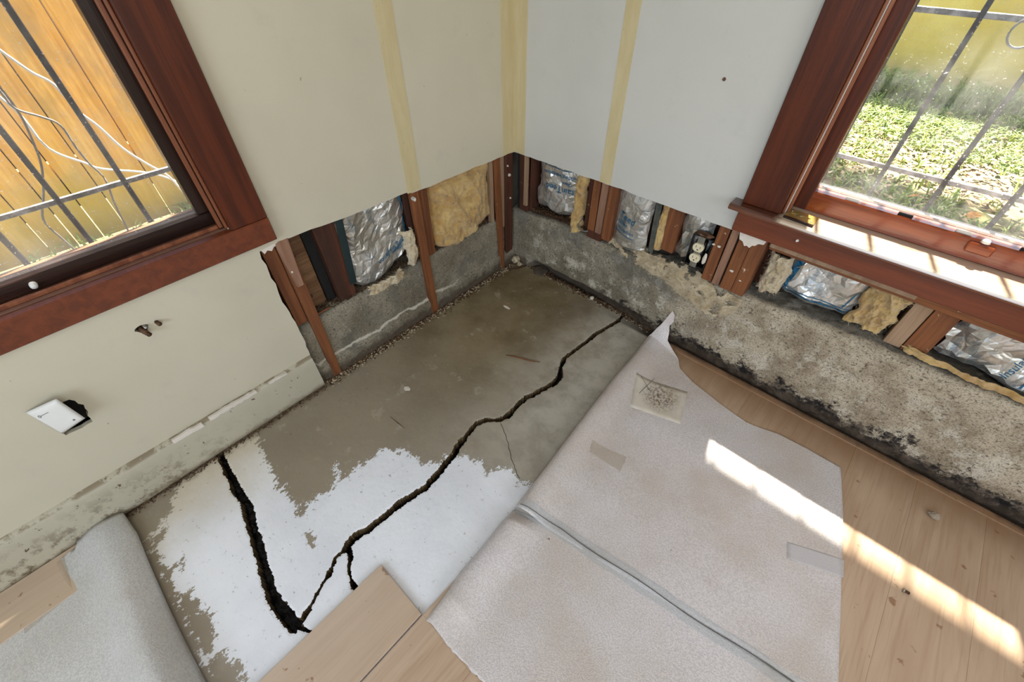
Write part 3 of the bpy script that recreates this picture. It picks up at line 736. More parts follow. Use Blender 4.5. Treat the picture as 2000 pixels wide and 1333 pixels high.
# ------------------------------------------------------------ left window
W1 = empty('window_1', (0, -1.45, .60), kind='structure')
box('bottom_casing', (0, -1.96, .574), (.021, -.959, .637), apron_m, W1, .002)
box('side_casing', (0, -1.050, .6375), (.020, -.959, 2.04), casing_m[2], W1, .002)
box('side_casing', (0, -1.96, .6375), (.020, -1.87, 2.04), casing_m[2], W1, .002)
box('top_casing', (0, -1.87, 1.95), (.020, -1.050, 2.04), casing_m[1], W1, .002)
box('bead', (-.004, -1.0565, .642), (.006, -1.0502, 1.95), bead_m, W1, .0015)
box('bead', (-.018, -1.066, .642), (-.006, -1.0575, 1.95), bead_m, W1, .0015)
box('jamb', (-.126, -1.0515, .63), (-.0128, -1.046, 1.96), dark_m[2], W1, .001)
box('jamb', (-.126, -1.866, .63), (-.0128, -1.86, 1.96), dark_m[2], W1, .001)
box('sill', (-.14, -1.866, .622), (-.0002, -1.0465, .6405), lsill_m, W1, .002)
box('bead', (-.02, -1.86, .640), (-.012, -1.067, .648), bead_m, W1, .001)
sash = box('sash_rail', (-.075, -1.86, .641), (-.040, -1.054, .672), dark_m[1], W1, .002)
box('sash_stile', (-.075, -1.087, .6725), (-.042, -1.0525, 1.93), dark_m[2], W1, .002)
box('sash_stile', (-.075, -1.86, .6725), (-.042, -1.825, 1.93), dark_m[2], W1, .002)
box('pane', (-.0615, -1.826, .672), (-.0585, -1.086, 1.93), glass_m, W1, 0)
MB().tube([(-.040, -1.417, .655), (-.030, -1.417, .655), (-.028, -1.417, .655)], [.007, .006, .002], 12).build('bumper', white_p, W1, True)

# ------------------------------------------------------------ right window
W2 = empty('window_2', (1.4, 0, .60), kind='structure')
box('side_casing', (.8760, -.020, .6165), (.9770, 0, 2.04), casing_m[2], W2, .002)
box('side_casing', (1.81, -.020, .6165), (1.91, 0, 2.04), casing_m[2], W2, .002)
box('top_casing', (.977, -.02, 1.95), (1.81, 0, 2.04), casing_m[0], W2, .002)
# stool: long moulded board with rounded nose and horns
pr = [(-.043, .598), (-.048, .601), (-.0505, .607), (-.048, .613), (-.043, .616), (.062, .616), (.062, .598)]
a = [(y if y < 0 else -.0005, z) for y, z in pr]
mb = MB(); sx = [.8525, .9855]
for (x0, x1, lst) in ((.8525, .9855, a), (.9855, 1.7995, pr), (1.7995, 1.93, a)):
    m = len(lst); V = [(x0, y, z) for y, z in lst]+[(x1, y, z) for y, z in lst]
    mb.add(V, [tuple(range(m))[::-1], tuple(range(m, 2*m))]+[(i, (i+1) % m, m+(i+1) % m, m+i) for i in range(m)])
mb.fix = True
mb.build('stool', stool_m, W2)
box('apron', (.8760, -.020, .5315), (1.91, 0, .5975), apron_m, W2, .002)
MB().tube([(1.045, -.0235, .5654), (1.045, -.020, .5654)], [.003, .004], 10).build('screw_head', white_p, W2)
box('bead', (.9775, -.008, .6165), (.9835, .004, 1.95), bead_m, W2, .0015)
box('bead', (.9850, .006, .6165), (.9920, .018, 1.95), bead_m, W2, .0015)
box('jamb', (.980, .0128, .60), (.9850, .132, 1.96), casing_m[2], W2, .001)
box('jamb', (1.80, .0128, .60), (1.806, .132, 1.96), casing_m[2], W2, .001)
box('sash_rail', (.9925, .052, .6165), (1.7995, .085, .669), sashred_m, W2, .003)
box('sash_stile', (.9855, .050, .6165), (1.0200, .085, 1.93), casing_m[2], W2, .003)
box('sash_stile', (1.7700, .052, .6695), (1.7995, .085, 1.93), casing_m[2], W2, .003)
box('pane', (1.019, .0695, .668), (1.771, .0725, 1.93), glass_m, W2, 0)
box('outer_sill', (.95, .086, .60), (1.84, .20, .640), paint_r, W2, .003)
box('sash_lift', (1.352, .042, .640), (1.400, .053, .662), sashred_m, W2, .003)
MB().tube([(1.376, .046, .669), (1.376, .046, .676)], [.009, .006], 12).build('bumper', white_p, W2, True)
for i in range(6):
    x = 1.09+i*.115; box('putty', (x, .060, .668), (x+.03, .069, .674), black_m if i % 2 else plaster_m, W2, .001)

# latch plate lying on the stool
t = empty('latch_plate', (1.025, .0, .616), 'brass latch plate with two oval slots lying on the left end of the sunny sill', 'plate')
def oval(cx, cy, a, b, n=14): return [(cx+a*math.cos(q), cy+b*math.sin(q)) for q in np.linspace(0, 2*math.pi, n+1)[:-1]]
prism([[(.988, -.022), (1.062, -.026), (1.062, .024), (.988, .028)], oval(1.008, .004, .010, .0055), oval(1.035, .003, .012, .0055)], 2, .6163, .6195).build('plate', brass_m, t)
for cx, cy in ((.996, .018), (1.022, .003), (1.052, -.012)):
    MB().tube([(cx, cy, .6195), (cx, cy, .6208)], [.003, .0022], 10).build('screw', steel_m, t)
prism([[(.988, -.0285), (1.062, -.0325), (1.062, -.0265), (.988, -.0225)]], 2, .6163, .6215).build('wood_edge', dark_m[0], t)

# ------------------------------------------------------------ security grilles
def grille(name, label, ax, off, hs, z0, z1, rails, h0, h1, mats):
    g = empty(name, (off, (h0+h1)/2, z0) if ax == 0 else ((h0+h1)/2, off, z0), label, 'grille')
    def p(h, z, d=0): return (off+d, h, z) if ax == 0 else (h, off+d, z)
    for i, h in enumerate(hs):
        a, b = p(h-.0055, z0, -.0055), p(h+.0055, z1, .0055)
        box('bar', a, b, mats[0], g, .0015)
    for z in rails:
        a, b = p(h0, z-.006, -.012 if ax == 0 else .006), p(h1, z+.006, -.006 if ax == 0 else .012)
        box('rail', a, b, mats[1], g, .0015)
    return g
g1 = grille('window_grille', 'dark iron bar grille outside the left window, before the wooden fence', 0, -.165, (-1.055, -1.168, -1.294, -1.413, -1.53, -1.65, -1.77), .60, 1.9, (.743, 1.75), -1.95, -1.0, (iron_m, iron_w))
g2 = grille('window_grille', 'dark iron bar grille outside the right window, before the lawn', 1, .215, (1.005, 1.128, 1.256, 1.388, 1.51, 1.63, 1.75), .60, 1.9, (.711, 1.035, 1.75), .95, 1.85, (iron_m, iron_w))
r = .034; MB().tube([(1.215+r*(1-.4*q/6)*math.cos(q), .215, 1.012+r*(1-.4*q/6)*math.sin(q)) for q in np.linspace(0, 6.8, 40)], .0025, 6).build('scroll', iron_w, g2, True)
r = .034; MB().tube([(1.32-r*(1-.4*q/6)*math.cos(q), .215, 1.012+r*(1-.4*q/6)*math.sin(q)) for q in np.linspace(0, 6.8, 40)], .0025, 6).build('scroll', iron_w, g2, True)

# ------------------------------------------------------------ left yard: fence and cables
fe = empty('wood_fence', (-2.02, -1.3, -.15), 'tall golden board fence seen through the left window', 'fence')
y = -4.2
i = 0
while y < 1.6:
    wd = .118
    box('fence_board', (-2.035+random.uniform(-.004, .004), y, -.13), (-2.012+random.uniform(-.002, .003), y+wd-.005, 1.75), fence_m, fe, .002)
    y += wd; i += 1
for z in (.2, 1.5): box('rail', (-2.08, -4.2, z), (-2.036, 1.6, z+.08), fence_m, fe)
WI = [[(-0.3500, -1.2121, 0.9933), (-0.3500, -1.2089, 0.9857), (-0.3500, -1.1854, 0.9426), (-0.3500, -1.1625, 0.9135), (-0.3500, -1.1526, 0.8580), (-0.3500, -1.1342, 0.8191), (-0.3500, -1.1138, 0.7581), (-0.3500, -1.0829, 0.7059), (-0.3500, -1.0542, 0.6636), (-0.3500, -1.0370, 0.5849), (-0.3500, -1.0221, 0.5323)],
      [(-0.3300, -1.2609, 0.9359), (-0.3300, -1.2536, 0.9220), (-0.3300, -1.2504, 0.8875), (-0.3300, -1.2206, 0.8639), (-0.3300, -1.1993, 0.8401), (-0.3300, -1.1992, 0.7879), (-0.3300, -1.1958, 0.7498), (-0.3300, -1.1875, 0.7079), (-0.3300, -1.2019, 0.6433), (-0.3300, -1.2123, 0.5717), (-0.3300, -1.2220, 0.5274)],
      [(-0.3700, -1.2617, 0.9144), (-0.3700, -1.2599, 0.9040), (-0.3700, -1.2496, 0.8654), (-0.3700, -1.2448, 0.7906), (-0.3700, -1.2015, 0.7428), (-0.3700, -1.1767, 0.7191), (-0.3700, -1.0908, 0.6800), (-0.3700, -1.0407, 0.6378), (-0.3700, -1.0069, 0.5780)],
      [(-0.3400, -1.2451, 0.9454), (-0.3400, -1.2489, 0.9270), (-0.3400, -1.2502, 0.8719), (-0.3400, -1.2657, 0.8044), (-0.3400, -1.2812, 0.7617), (-0.3400, -1.3113, 0.7090), (-0.3400, -1.3452, 0.6551), (-0.3400, -1.3411, 0.6028), (-0.3400, -1.3366, 0.5655), (-0.3400, -1.3399, 0.5319)]]
LB = ['pale cable hanging highest and steepest across the left window', 'grey and white cable looping down behind the left grille to the rail', 'pale cable bending along just above the left grille rail', 'grey cable twisting down furthest left behind the grille']
def spline(P, k=8):
    P = np.array(P); out = []
    for i in range(len(P)-1):
        p0, p1, p2, p3 = P[max(i-1, 0)], P[i], P[i+1], P[min(i+2, len(P)-1)]
        for t in np.arange(k)/k: out.append(.5*((2*p1)+(-p0+p2)*t+(2*p0-5*p1+4*p2-p3)*t*t+(-p0+3*p1-3*p2+p3)*t**3))
    out.append(P[-1]); return np.array(out)
for i, pts in enumerate(WI):
    P = spline(pts, 5); top = P[0].copy(); top[2] += .9; top[1] -= .2; bot = P[-1].copy(); bot[2] = -.15
    P = np.vstack([spline([top, (top+P[0])/2+[0, .03, 0], P[0]], 5)[:-1], P, spline([P[-1], (P[-1]+bot)/2, bot], 5)[1:]])
    tag(MB().tube(P.tolist(), (.0032, .0026, .0028, .0026)[i], 6).build('cable', cable_w if i in (0, 2) else cable_g, None, True), LB[i], 'cable', 'cables outside the left window')

# ------------------------------------------------------------ yard ground, wall, grass
gnd = [(-9, -6, -.16), (-.141, -6, -.16), (-.141, .146, -.16), (9, .146, -.16), (9, 9, -.16), (-9, 9, -.16)]
X2, Y2 = np.meshgrid(np.linspace(-2.6, 7, 130), np.linspace(.147, 6, 90), indexing='ij')
P = np.stack([X2, Y2, -.15+fbm(X2*1.2, Y2*1.2, 0, 4, 2)*.035], -1)
tag(gridobj('ground', P, soil_m), 'bare brown soil of the yard under the grass', kind='structure')
X2, Y2 = np.meshgrid(np.linspace(-2.6, -.141, 40), np.linspace(-4.5, .146, 60), indexing='ij')
P = np.stack([X2, Y2, -.15+fbm(X2*1.2, Y2*1.2, 0, 4, 2)*.02], -1)
tag(gridobj('ground', P, soil_m), 'strip of soil between the house and the fence', kind='structure')
tag(box('yard_wall', (-3, 5.25, -.3), (8, 5.45, 2.35), yard_m, None, 0), 'yellow stucco wall closing the yard behind the lawn', 'wall', kind='structure')
def tufts(name, n, xr, yr, dens, label, h=.07, s=1, wide=.006, sh=1.):
    rng = np.random.default_rng(s); V = []; F = []
    while len(F) < n*2:
        x = rng.uniform(*xr); y = rng.uniform(*yr)
        if rng.random() > dens(x, y): continue
        zg = -.15+float(fbm(x*1.2, y*1.2, 0, 4, 2))*(.035 if yr[1] > 1 else .02)
        for b in range(5):
            a = rng.uniform(0, 6.28); l = h*rng.uniform(.5, 1.3); ln = rng.uniform(.3, 1.3)*l; wv = wide*rng.uniform(.6, 1.4)
            bx, by = x+rng.normal(0, .02), y+rng.normal(0, .02); c, d2 = math.cos(a), math.sin(a)
            k = len(V)
            V += [(bx-d2*wv, by+c*wv, zg-.005), (bx+d2*wv, by-c*wv, zg-.005), (bx+c*ln*.45-d2*wv*.8, by+d2*ln*.45+c*wv*.8, zg+l*.7), (bx+c*ln*.45+d2*wv*.8, by+d2*ln*.45-c*wv*.8, zg+l*.7), (bx+c*ln, by+d2*ln, zg+l*.8)]
            F += [(k, k+1, k+3, k+2), (k+2, k+3, k+4)]
    return tag(obj(name, V, F, grass_m), label, 'grass', kind='stuff')
def dens(x, y):
    v = .5+.5*float(fbm(x*1.5, y*1.5, 0, 3, 77))
    b = 1.0 if y > 4.0 else (.85 if y > 3.3 else .36)
    if 2.6 < y < 3.3 and x > 1.5: b = .12
    return min(1, max(.03, (v-.22)*2.2))*b
tufts('grass', 26000, (-.2, 4.2), (1.7, 5.1), dens, 'short green lawn outside the right window', .075, 3)
tufts('grass', 2500, (-.2, 4.2), (4.75, 5.12), lambda x, y: .5+.5*vn(x*3, y*3), 'taller weeds along the foot of the yellow wall', .2, 4, .008)
tufts('grass', 1500, (-2.1, -1.5), (-2.2, .4), lambda x, y: .3 if y < -.9 else 1, 'green grass at the foot of the wooden fence', .1, 5)
def leaf(loc, L, ang, tilt, mat, name='leaf', label=None, **kw):
    n = 7; V = []; F = []
    for i in range(n):
        t = i/(n-1); wv = L*.24*math.sin(math.pi*min(1, t*.93+.04)); zz = .12*L*math.sin(math.pi*t)
        for sgn in (-1, 0, 1):
            V.append(((t-.5)*L, sgn*wv, zz+abs(sgn)*wv*.35))
    for i in range(n-1):
        for k in (0, 1): F.append((i*3+k, i*3+k+1, i*3+k+4, i*3+k+3))
    c, s = math.cos(ang), math.sin(ang)
    V = [(x*c-y*s+loc[0], x*s+y*c+loc[1], z+x*tilt+loc[2]) for x, y, z in V]
    o = obj(name, V, F, mat, None, True)
    if label: tag(o, label, 'leaf', **kw)
    return o
lw = [(1.6228, 2.2575, -0.1000), (1.3228, 2.3275, -0.1000), (1.6716, 2.5630, -0.1000), (1.6546, 2.5211, -0.1000)]
for pnt, L_, a_, lb in zip(lw[:3], (.13, .08, .06), (.9, .2, .5), ('largest orange dry leaf on the lawn near the window', 'small yellow-orange leaf on the lawn by the second grille bar', 'orange leaf just under the grille rail on the lawn')):
    leaf(pnt, L_, a_, .1, leafo_m, label=lb, group='fallen orange leaves on the lawn')
# pale leaf litter on the sunny band: nobody could count it
V = []; F = []; rng = np.random.default_rng(12)
for i in range(6500):
    x, y = rng.uniform(-.1, 4.0), rng.uniform(2.2, 4.6)
    if rng.random() > .25+.75*float(np.exp(-((y-3.2)/.6)**2)): continue
    z = -.135+float(fbm(x*1.2, y*1.2, 0, 4, 2))*.035+rng.uniform(0, .02); a = rng.uniform(0, 6.28); l = rng.uniform(.02, .05); c, s = math.cos(a)*l, math.sin(a)*l
    k = len(V); V += [(x-c, y-s, z), (x+s*.4, y-c*.4, z+l*.3), (x+c, y+s, z+rng.uniform(-.01, .02)), (x-s*.4, y+c*.4, z+l*.2)]; F += [(k, k+1, k+2), (k, k+2, k+3)]
tag(obj('leaf_litter', V, F, leafb_m), 'pale dry leaf litter scattered over the sunny lawn', 'leaves', kind='stuff')
# tree standing in the yard above the window; its crown dapples the lawn
tr = empty('shade_tree', (3.9, 3.3, -.15), 'leafy tree in the side yard shading the lawn', 'tree')
MB().tube([(3.9, 3.3, -.2), (3.85, 3.25, 1.2), (3.5, 3.1, 2.3), (2.6, 2.9, 3.1), (1.4, 2.8, 3.3)], [.14, .12, .09, .06, .02], 10).build('trunk', ply_m, tr, True)
V = []; F = []
for i in range(9500):
    x, y, z = rng.uniform(-.6, 4.6), rng.uniform(1.75, 4.15), rng.uniform(2.9, 3.6)
    if vn(x*1.4, y*1.4, z, 3) < -.45: continue
    a, b = rng.uniform(0, 6.28), rng.uniform(-.8, .8); l = rng.uniform(.05, .1); c, s = math.cos(a)*l, math.sin(a)*l
    k = len(V); V += [(x-c, y-s, z), (x+s*.5, y-c*.5, z+b*l), (x+c, y+s, z+b*l*.5), (x-s*.5, y+c*.5, z-b*l)]; F += [(k, k+1, k+2), (k, k+2, k+3)]
tag(obj('foliage', V, F, leafg_m, tr), kind='stuff')

# ------------------------------------------------------------ laminate flooring
LZ = .009
LF = empty('laminate_floor', (2, -1.8, 0), 'pale oak laminate boards covering the right half of the slab', 'flooring')
col = 0; x = .823
while x < 3.58:
    x1 = min(x+.1625, 3.6)
    y1 = -.012+random.uniform(-.004, .004); y = y1; k = 0
    L0 = (1.222, .8, 1.1, .45, .95)[col % 5]
    while y > -3.59:
        yy = max(y-(L0 if k == 0 else 1.22), -3.6)
        m = MB().box((x+.0001, yy+.0001, .001), (x1-.0001, y-.0001, LZ), .0003)
        m.build('plank', lam_m, LF); y = yy; k += 1
    x = x1; col += 1
MB().box((.828, -.034, .0085), (2.6, -.009, .0125), .0008).build('edge_strip', lam_m, LF)
for (xa, xb, ya, yb) in ((.657, .8195, -2.45, -1.2335), (.4945, .6565, -3.0, -1.70)):
    pl = MB().box((xa, ya, .001), (xb, yb, LZ+.002), .0008).build('plank', lam_m)
    if xb > .7: tag(pl, 'loose pale oak laminate plank at the bottom edge, its corner over the crack', 'plank')
    else: bpy.data.objects.remove(pl)
p2 = tag(MB().box((.017, -2.9, .001), (.152, -1.668, .0095), .0008).build('plank', lam_m), 'oak laminate plank running along the stained baseboard', 'plank')

# ------------------------------------------------------------ foam underlayment
Lp = [(0.7469, -0.0364, 0.0220), (0.7555, -0.1574, 0.0220), (0.7601, -0.3044, 0.0220), (0.7759, -0.4840, 0.0220), (0.7940, -0.6856, 0.0220), (0.8061, -0.8088, 0.0220), (0.8131, -0.8941, 0.0220)]
Lp = [(.7937, -.010, .160), (.776, -.030, .095)]+[tuple(p) for p in Lp]
Rp = [(.7945, -.011, .158), (.806, -.012, .145), (.812, -.013, .120), (.802, -.014, .092), (.812, -.020, .060), (.818, -.034, .040)]+[tuple(p) for p in [(0.8873, -0.0678, 0.0180), (0.9127, -0.1058, 0.0180), (0.9788, -0.1362, 0.0180), (1.0857, -0.1592, 0.0180), (1.1923, -0.1757, 0.0180), (1.2771, -0.1507, 0.0180), (1.3637, -0.1439, 0.0180), (1.4552, -0.1425, 0.0180)]]+[(1.50, -.30, .0125), (1.602, -.755, .0125)]
nr = 150
LL = interp(Lp, nr)
Rq = np.array(Rp); dd = np.r_[0, np.cumsum(np.linalg.norm(np.diff(Rq, axis=0), axis=1))]
tL = np.linspace(0, 1, nr); key = np.interp(tL, [0, .1, .2, .32, .75, 1], [dd[k] for k in (0, 5, 7, 10, 13, 15)])
RR = np.stack([np.interp(key, dd, Rq[:, k]) for k in range(3)], 1)
RR[2:16, :2] += RNG.normal(0, .0008, (14, 2))
us = np.r_[np.linspace(0, .12, 16)[:-1]**1., np.linspace(.12, 1, 84)]
P = np.zeros((nr, len(us), 3))
for i in range(nr):
    for j, u in enumerate(us): P[i, j] = LL[i]*(1-u)+RR[i]*u
dist = np.linalg.norm((P-LL[:, None])[..., :2], axis=-1)
flat = np.clip((np.arange(nr)[:, None]/nr-.10)/.15, 0, 1)
roll = .026*np.exp(-((dist-.03)/.05)**2)*np.clip(dist/.012, 0, 1)**.5
zl = .0125+roll+fbm(P[..., 0]*9, P[..., 1]*9, 0, 3, 41)*.0022+fbm(P[..., 0]*3, P[..., 1]*3, 0, 2, 43)*.003
z0 = P[..., 2].copy(); P[..., 2] = z0*(1-flat)+zl*flat
P[..., 2] = np.maximum(P[..., 2], np.where(dist < .012, .004, .0115))
f1 = tag(gridobj('underlayment_sheet', P, foam_m, thick=.0016), 'upper pale foam underlayment sheet with torn tip curling up the footing', 'underlayment')
# lower sheet
Lp = [tuple(p) for p in [(0.8129, -0.8981, 0.0220), (0.8125, -0.9556, 0.0220), (0.8188, -1.0304, 0.0220), (0.8199, -1.1043, 0.0220), (0.8290, -1.1705, 0.0220)]]+[tuple(p) for p in [(0.8310, -1.2028, 0.0140), (0.8335, -1.2334, 0.0140)]]
LL = interp(Lp, 70)
Bp = interp([(LL[-1][0], LL[-1][1], .013), (.863, -1.231, .013), (.905, -1.234, .013), (.955, -1.232, .013), (1.02, -1.225, .013), (1.25, -1.24, .013), (1.62, -1.24, .013)], 90)
Tp = interp([tuple(LL[0])]+[(.9473, -.850, .0122), (1.0691, -.836, .0122), (1.232, -.8144, .0122), (1.4092, -.788, .0122), (1.608, -.757, .0122)], 90)
P = np.zeros((70, 90, 3))
for i in range(70):
    t_ = i/69; a = Tp*(1-t_)+Bp*t_
    a = a+(LL[i]-a[0])*np.exp(-np.arange(90)/8.)[:, None]; P[i] = a
dist = np.linalg.norm((P-P[:, :1])[..., :2], axis=-1)
ff = np.clip(np.arange(70)/8., 0, 1)[:, None]*np.clip((69-np.arange(70))/14., 0, 1)[:, None]
P[..., 2] = .0120+.024*np.exp(-((dist-.035)/.05)**2)*ff*np.clip(dist/.012, 0, 1)**.5+fbm(P[..., 0]*9, P[..., 1]*9, 0, 3, 44)*.0014*ff
P[..., 2] = np.where(dist < .006, .006, P[..., 2])
P[-1, :, 1] += RNG.normal(0, .0012, 90)
f2 = tag(gridobj('underlayment_sheet', P, foam_m, thick=.0012), 'lower pale foam underlayment sheet by the loose plank', 'underlayment')
# left sheet
P = np.zeros((60, 70, 3))
for i in range(60):
    for j in range(70):
        v = i/59; u = j/69
        yt = -1.622-.012*math.sin(u*3.1)-.02*max(0, .12-u)*5
        yb = -1.98
        x0 = .018 if v < .35 else .018+(v-.35)*.05
        x_ = x0+u*(.80-x0); y_ = yt+(yb-yt)*v
        if v > .32: x_ = max(x_, .03)
        e = (yt-y_)
        z_ = .0045+.055*math.exp(-((e-.055)/.05)**2)*(min(1, e/.014)**.5)*(.35+.65*min(1, u*1.6))+.012*(1-u)*math.exp(-e*8)
        P[i, j] = (x_, y_, z_+float(fbm(x_*7, y_*7, 0., 3, 61))*.002)
f3 = tag(gridobj('underlayment_sheet', P, foam_l, thick=.0016), 'grey foam underlayment sheet rolled over beside the stained baseboard', 'underlayment')
SH = [np.array([(o_.matrix_basis @ v.co)[:] for v in o_.data.vertices]) for o_ in (f1, f2, f3)]
SH = np.vstack(SH)
def zsheet(P):
    q_ = P.reshape(-1, 3); out = np.zeros(len(q_))
    for i, p in enumerate(q_):
        d2 = (SH[:, 0]-p[0])**2+(SH[:, 1]-p[1])**2; k = np.argpartition(d2, 6)[:6]; w_ = 1/(d2[k]+1e-6); out[i] = (SH[k, 2]*w_).sum()/w_.sum()
    return out.reshape(P.shape[:2])
# taped seam between both
sm = interp([(.826, -.880), (.9473, -.849), (1.0691, -.834), (1.232, -.8125), (1.4092, -.786), (1.604, -.757)], 90)
P = np.zeros((90, 9, 3))
for i in range(90):
    for j in range(9):
        P[i, j] = (sm[i, 0], sm[i, 1]-.026+.040*j/8+float(fbm(sm[i, 0]*14, 0., 0., 2, 50+(j > 4)*3))*.006*(j in (0, 8)), 0)
zs = zsheet(P); P[..., 2] = zs.max(1)[:, None]*.6+zs*.4+.0016+.003*np.clip((.95-P[..., 0])/.1, 0, 1)
tp = tag(gridobj('seam_tape', P, tape_b, thick=.0003), 'bluish tape strip joining the two foam sheets, dark line along it', 'tape')
MB().tube([(sm[i, 0], sm[i, 1]-.004+.0025*math.sin(i*.2), P[i, 4, 2]+.0008) for i in range(90)], .0010, 5).build('film_edge', line_m, tp, True)
# small tapes, labels and films on the sheets
def patch(name, pts, mat, z, label, cat='tape', th=.0002, res=10, amp=.0006):
    q = np.array(pts, float)
    P = np.zeros((res, res, 3))
    for i in range(res):
        for j in range(res):
            u, v = i/(res-1), j/(res-1)
            p = q[0]*(1-u)*(1-v)+q[1]*u*(1-v)+q[2]*u*v+q[3]*(1-u)*v
            P[i, j] = (p[0], p[1], 0)
    P[..., 2] = zsheet(P)+.0012
    P[0, :, :2] += RNG.normal(0, .0008, (res, 2)); P[-1, :, :2] += RNG.normal(0, .0008, (res, 2))
    return tag(gridobj(name, P, mat, thick=th), label, cat)
pt = [(0.8136, -0.2466), (0.9849, -0.1905), (1.0270, -0.3268), (0.8696, -0.3768)]
patch('paper_label', pt, label_m, 0, 'square paper label with rusty brown stain on the upper foam sheet', 'label')
q = empty('pencil_cross', (.86, -.27, .03)); bpy.data.objects.remove(q)
pc = np.array([[(0.8307, -0.2439), (0.8898, -0.2768)], [(0.8706, -0.2140), (0.8646, -0.3087)]])
for k in range(2):
    (a0, a1), (b0, b1) = pc[k]; lab = bpy.data.objects['paper_label']
    zz_ = zsheet(np.array([[(a0, a1, 0), (b0, b1, 0)]]))[0]+.0028
    MB().tube([(a0, a1, zz_[0]), (b0, b1, zz_[1])], .0008, 4).build('pencil_mark', grey_ink, lab)
patch('clear_tape', [(1.4079, -0.4767), (1.5316, -0.4247), (1.5435, -0.4725), (1.4223, -0.5205)], clear_tape, .0165, 'glossy clear tape strip at the right edge of the upper foam sheet')
patch('clear_tape', [(0.8523, -0.5740), (0.9614, -0.5475), (0.9731, -0.6009), (0.8672, -0.6093)], film_m, .026, 'faint brownish tape square in the middle of the upper foam sheet')
patch('clear_tape', [(0.0469, -1.8796), (0.0321, -1.7742), (0.1492, -1.7793), (0.1672, -1.8808)], film_m, .030, 'translucent tan tape over the left foam sheet and plank')

# ------------------------------------------------------------ insulation
def batt(name, label, side, h0, h1, z0, z1, front, mat, shape=None, amp=.012, s=0, group=None, sc=14, bulge=.02):
    foil = mat is foil_m
    n, m = (max(8, int((h1-h0)/.015)), max(9, int((z1-z0)/.017))) if foil else (90, 80)
    P = np.zeros((n, m, 3))
    U, Vv = np.meshgrid(np.linspace(0, 1, n), np.linspace(0, 1, m), indexing='ij')
    if foil:
        rg = np.random.default_rng(s)
        U = U+rg.uniform(-.4, .4, U.shape)/n*(U > 0)*(U < 1); Vv = Vv+rg.uniform(-.4, .4, U.shape)/m*(Vv > 0)*(Vv < 1)
    lo = z0+(shape(U) if shape is not None else 0)+fbm(U*7, U*0, 0, 3, s+9)*.008
    Hh = h0+(h1-h0)*U+(fbm(Vv*5, U*0, 0, 2, s+3)*.012)*(np.abs(U-.5)*2)**4; Zz = lo+(z1-lo)*Vv
    amp = amp*(.7 if foil else 1.25)
    r = 1-np.abs(fbm(Hh*sc+Zz*6, Zz*sc*.5, 0, 3, s+5))*2.2
    r2 = 1-np.abs(fbm(Hh*sc*3, Zz*sc*2.4, 0, 3, s+6))*2.
    D = front-amp*r-amp*(.55 if not foil else .3)*r2+bulge*(np.abs(U-.5)*2)**4-bulge*.3
    if foil: D = D+rg.uniform(-.0024, .0024, U.shape)
    D = D+np.clip((.06-Vv)/.06, 0, 1)**2*.012
    D = np.where(Zz > .497, np.maximum(D, .0165), D)
    P[..., 2] = Zz
    if side == 'L': P[..., 0] = -D; P[..., 1] = Hh
    else: P[..., 0] = Hh; P[..., 1] = D
    o = gridobj(name, P, mat, thick=.002)
    if foil: o.data.polygons.foreach_set('use_smooth', [False]*len(o.data.polygons))
    tag(o, label, 'insulation', group)
    BATT[o.name] = (Hh.ravel(), Zz.ravel(), D.ravel())
    return o, P
BATT = {}
def depth(o, h, z):
    H_, Z_, D_ = BATT[o.name]
    h = np.atleast_1d(h); z = np.atleast_1d(z)
    d2 = (h[:, None]-H_)**2+(z[:, None]-Z_)**2
    idx = np.argsort(d2, 1)[:, :4]
    wgt = 1/(np.take_along_axis(d2, idx, 1)+1e-6)
    return (D_[idx]*wgt).sum(1)/wgt.sum(1)
def fibres(parent, P, n, L, mat, s=1, name='fibres'):
    rng = np.random.default_rng(s); V = []; F = []; A = P.reshape(-1, 3)
    for i in rng.integers(0, len(A), n):
        p = A[i]+rng.normal(0, .0015, 3); d_ = rng.normal(0, 1, 3); d_ /= np.linalg.norm(d_); e = rng.normal(0, 1, 3); e -= e@d_*d_; e /= np.linalg.norm(e)
        l = L*rng.uniform(.4, 1.2); q2 = p+d_*l*.5+e*l*.2; q3 = p+d_*l; wv = .00045
        k = len(V); wv = .0003; V += [p-e*wv, p+e*wv, q2+e*wv, q2-e*wv, q3]; F += [(k, k+1, k+2, k+3), (k+3, k+2, k+4)]
    o = obj(name, V, F, mat, parent); o['kind'] = 'stuff'; return o
def text(par, body, side, h, z, size, mat, d, rot=0., flip=True, name='printed_text'):
    cu = bpy.data.curves.new(name, 'FONT'); cu.body = body; cu.size = size; cu.extrude = .0004; cu.resolution_u = 3
    cu.materials.append(mat)
    o = bpy.data.objects.new('tmp', cu); C.objects.link(o)
    me = bpy.data.meshes.new_from_object(o.evaluated_get(bpy.context.evaluated_depsgraph_get()))
    bpy.data.objects.remove(o)
    co_ = np.array([v.co[:] for v in me.vertices]); a = rot+(math.pi if flip else 0)
    c, s = math.cos(a), math.sin(a)
    x2 = co_[:, 0]*c-co_[:, 1]*s; y2 = co_[:, 0]*s+co_[:, 1]*c
    dd_ = depth(par, h+x2, z+y2)-.0028
    if side == 'L': V = np.stack([-dd_+co_[:, 2], h+x2, z+y2], 1)
    else: V = np.stack([h+x2, dd_-co_[:, 2], z+y2], 1)
    F = [tuple(p.vertices) for p in me.polygons]; bpy.data.meshes.remove(me)
    return obj(name, V, F, mat, par)
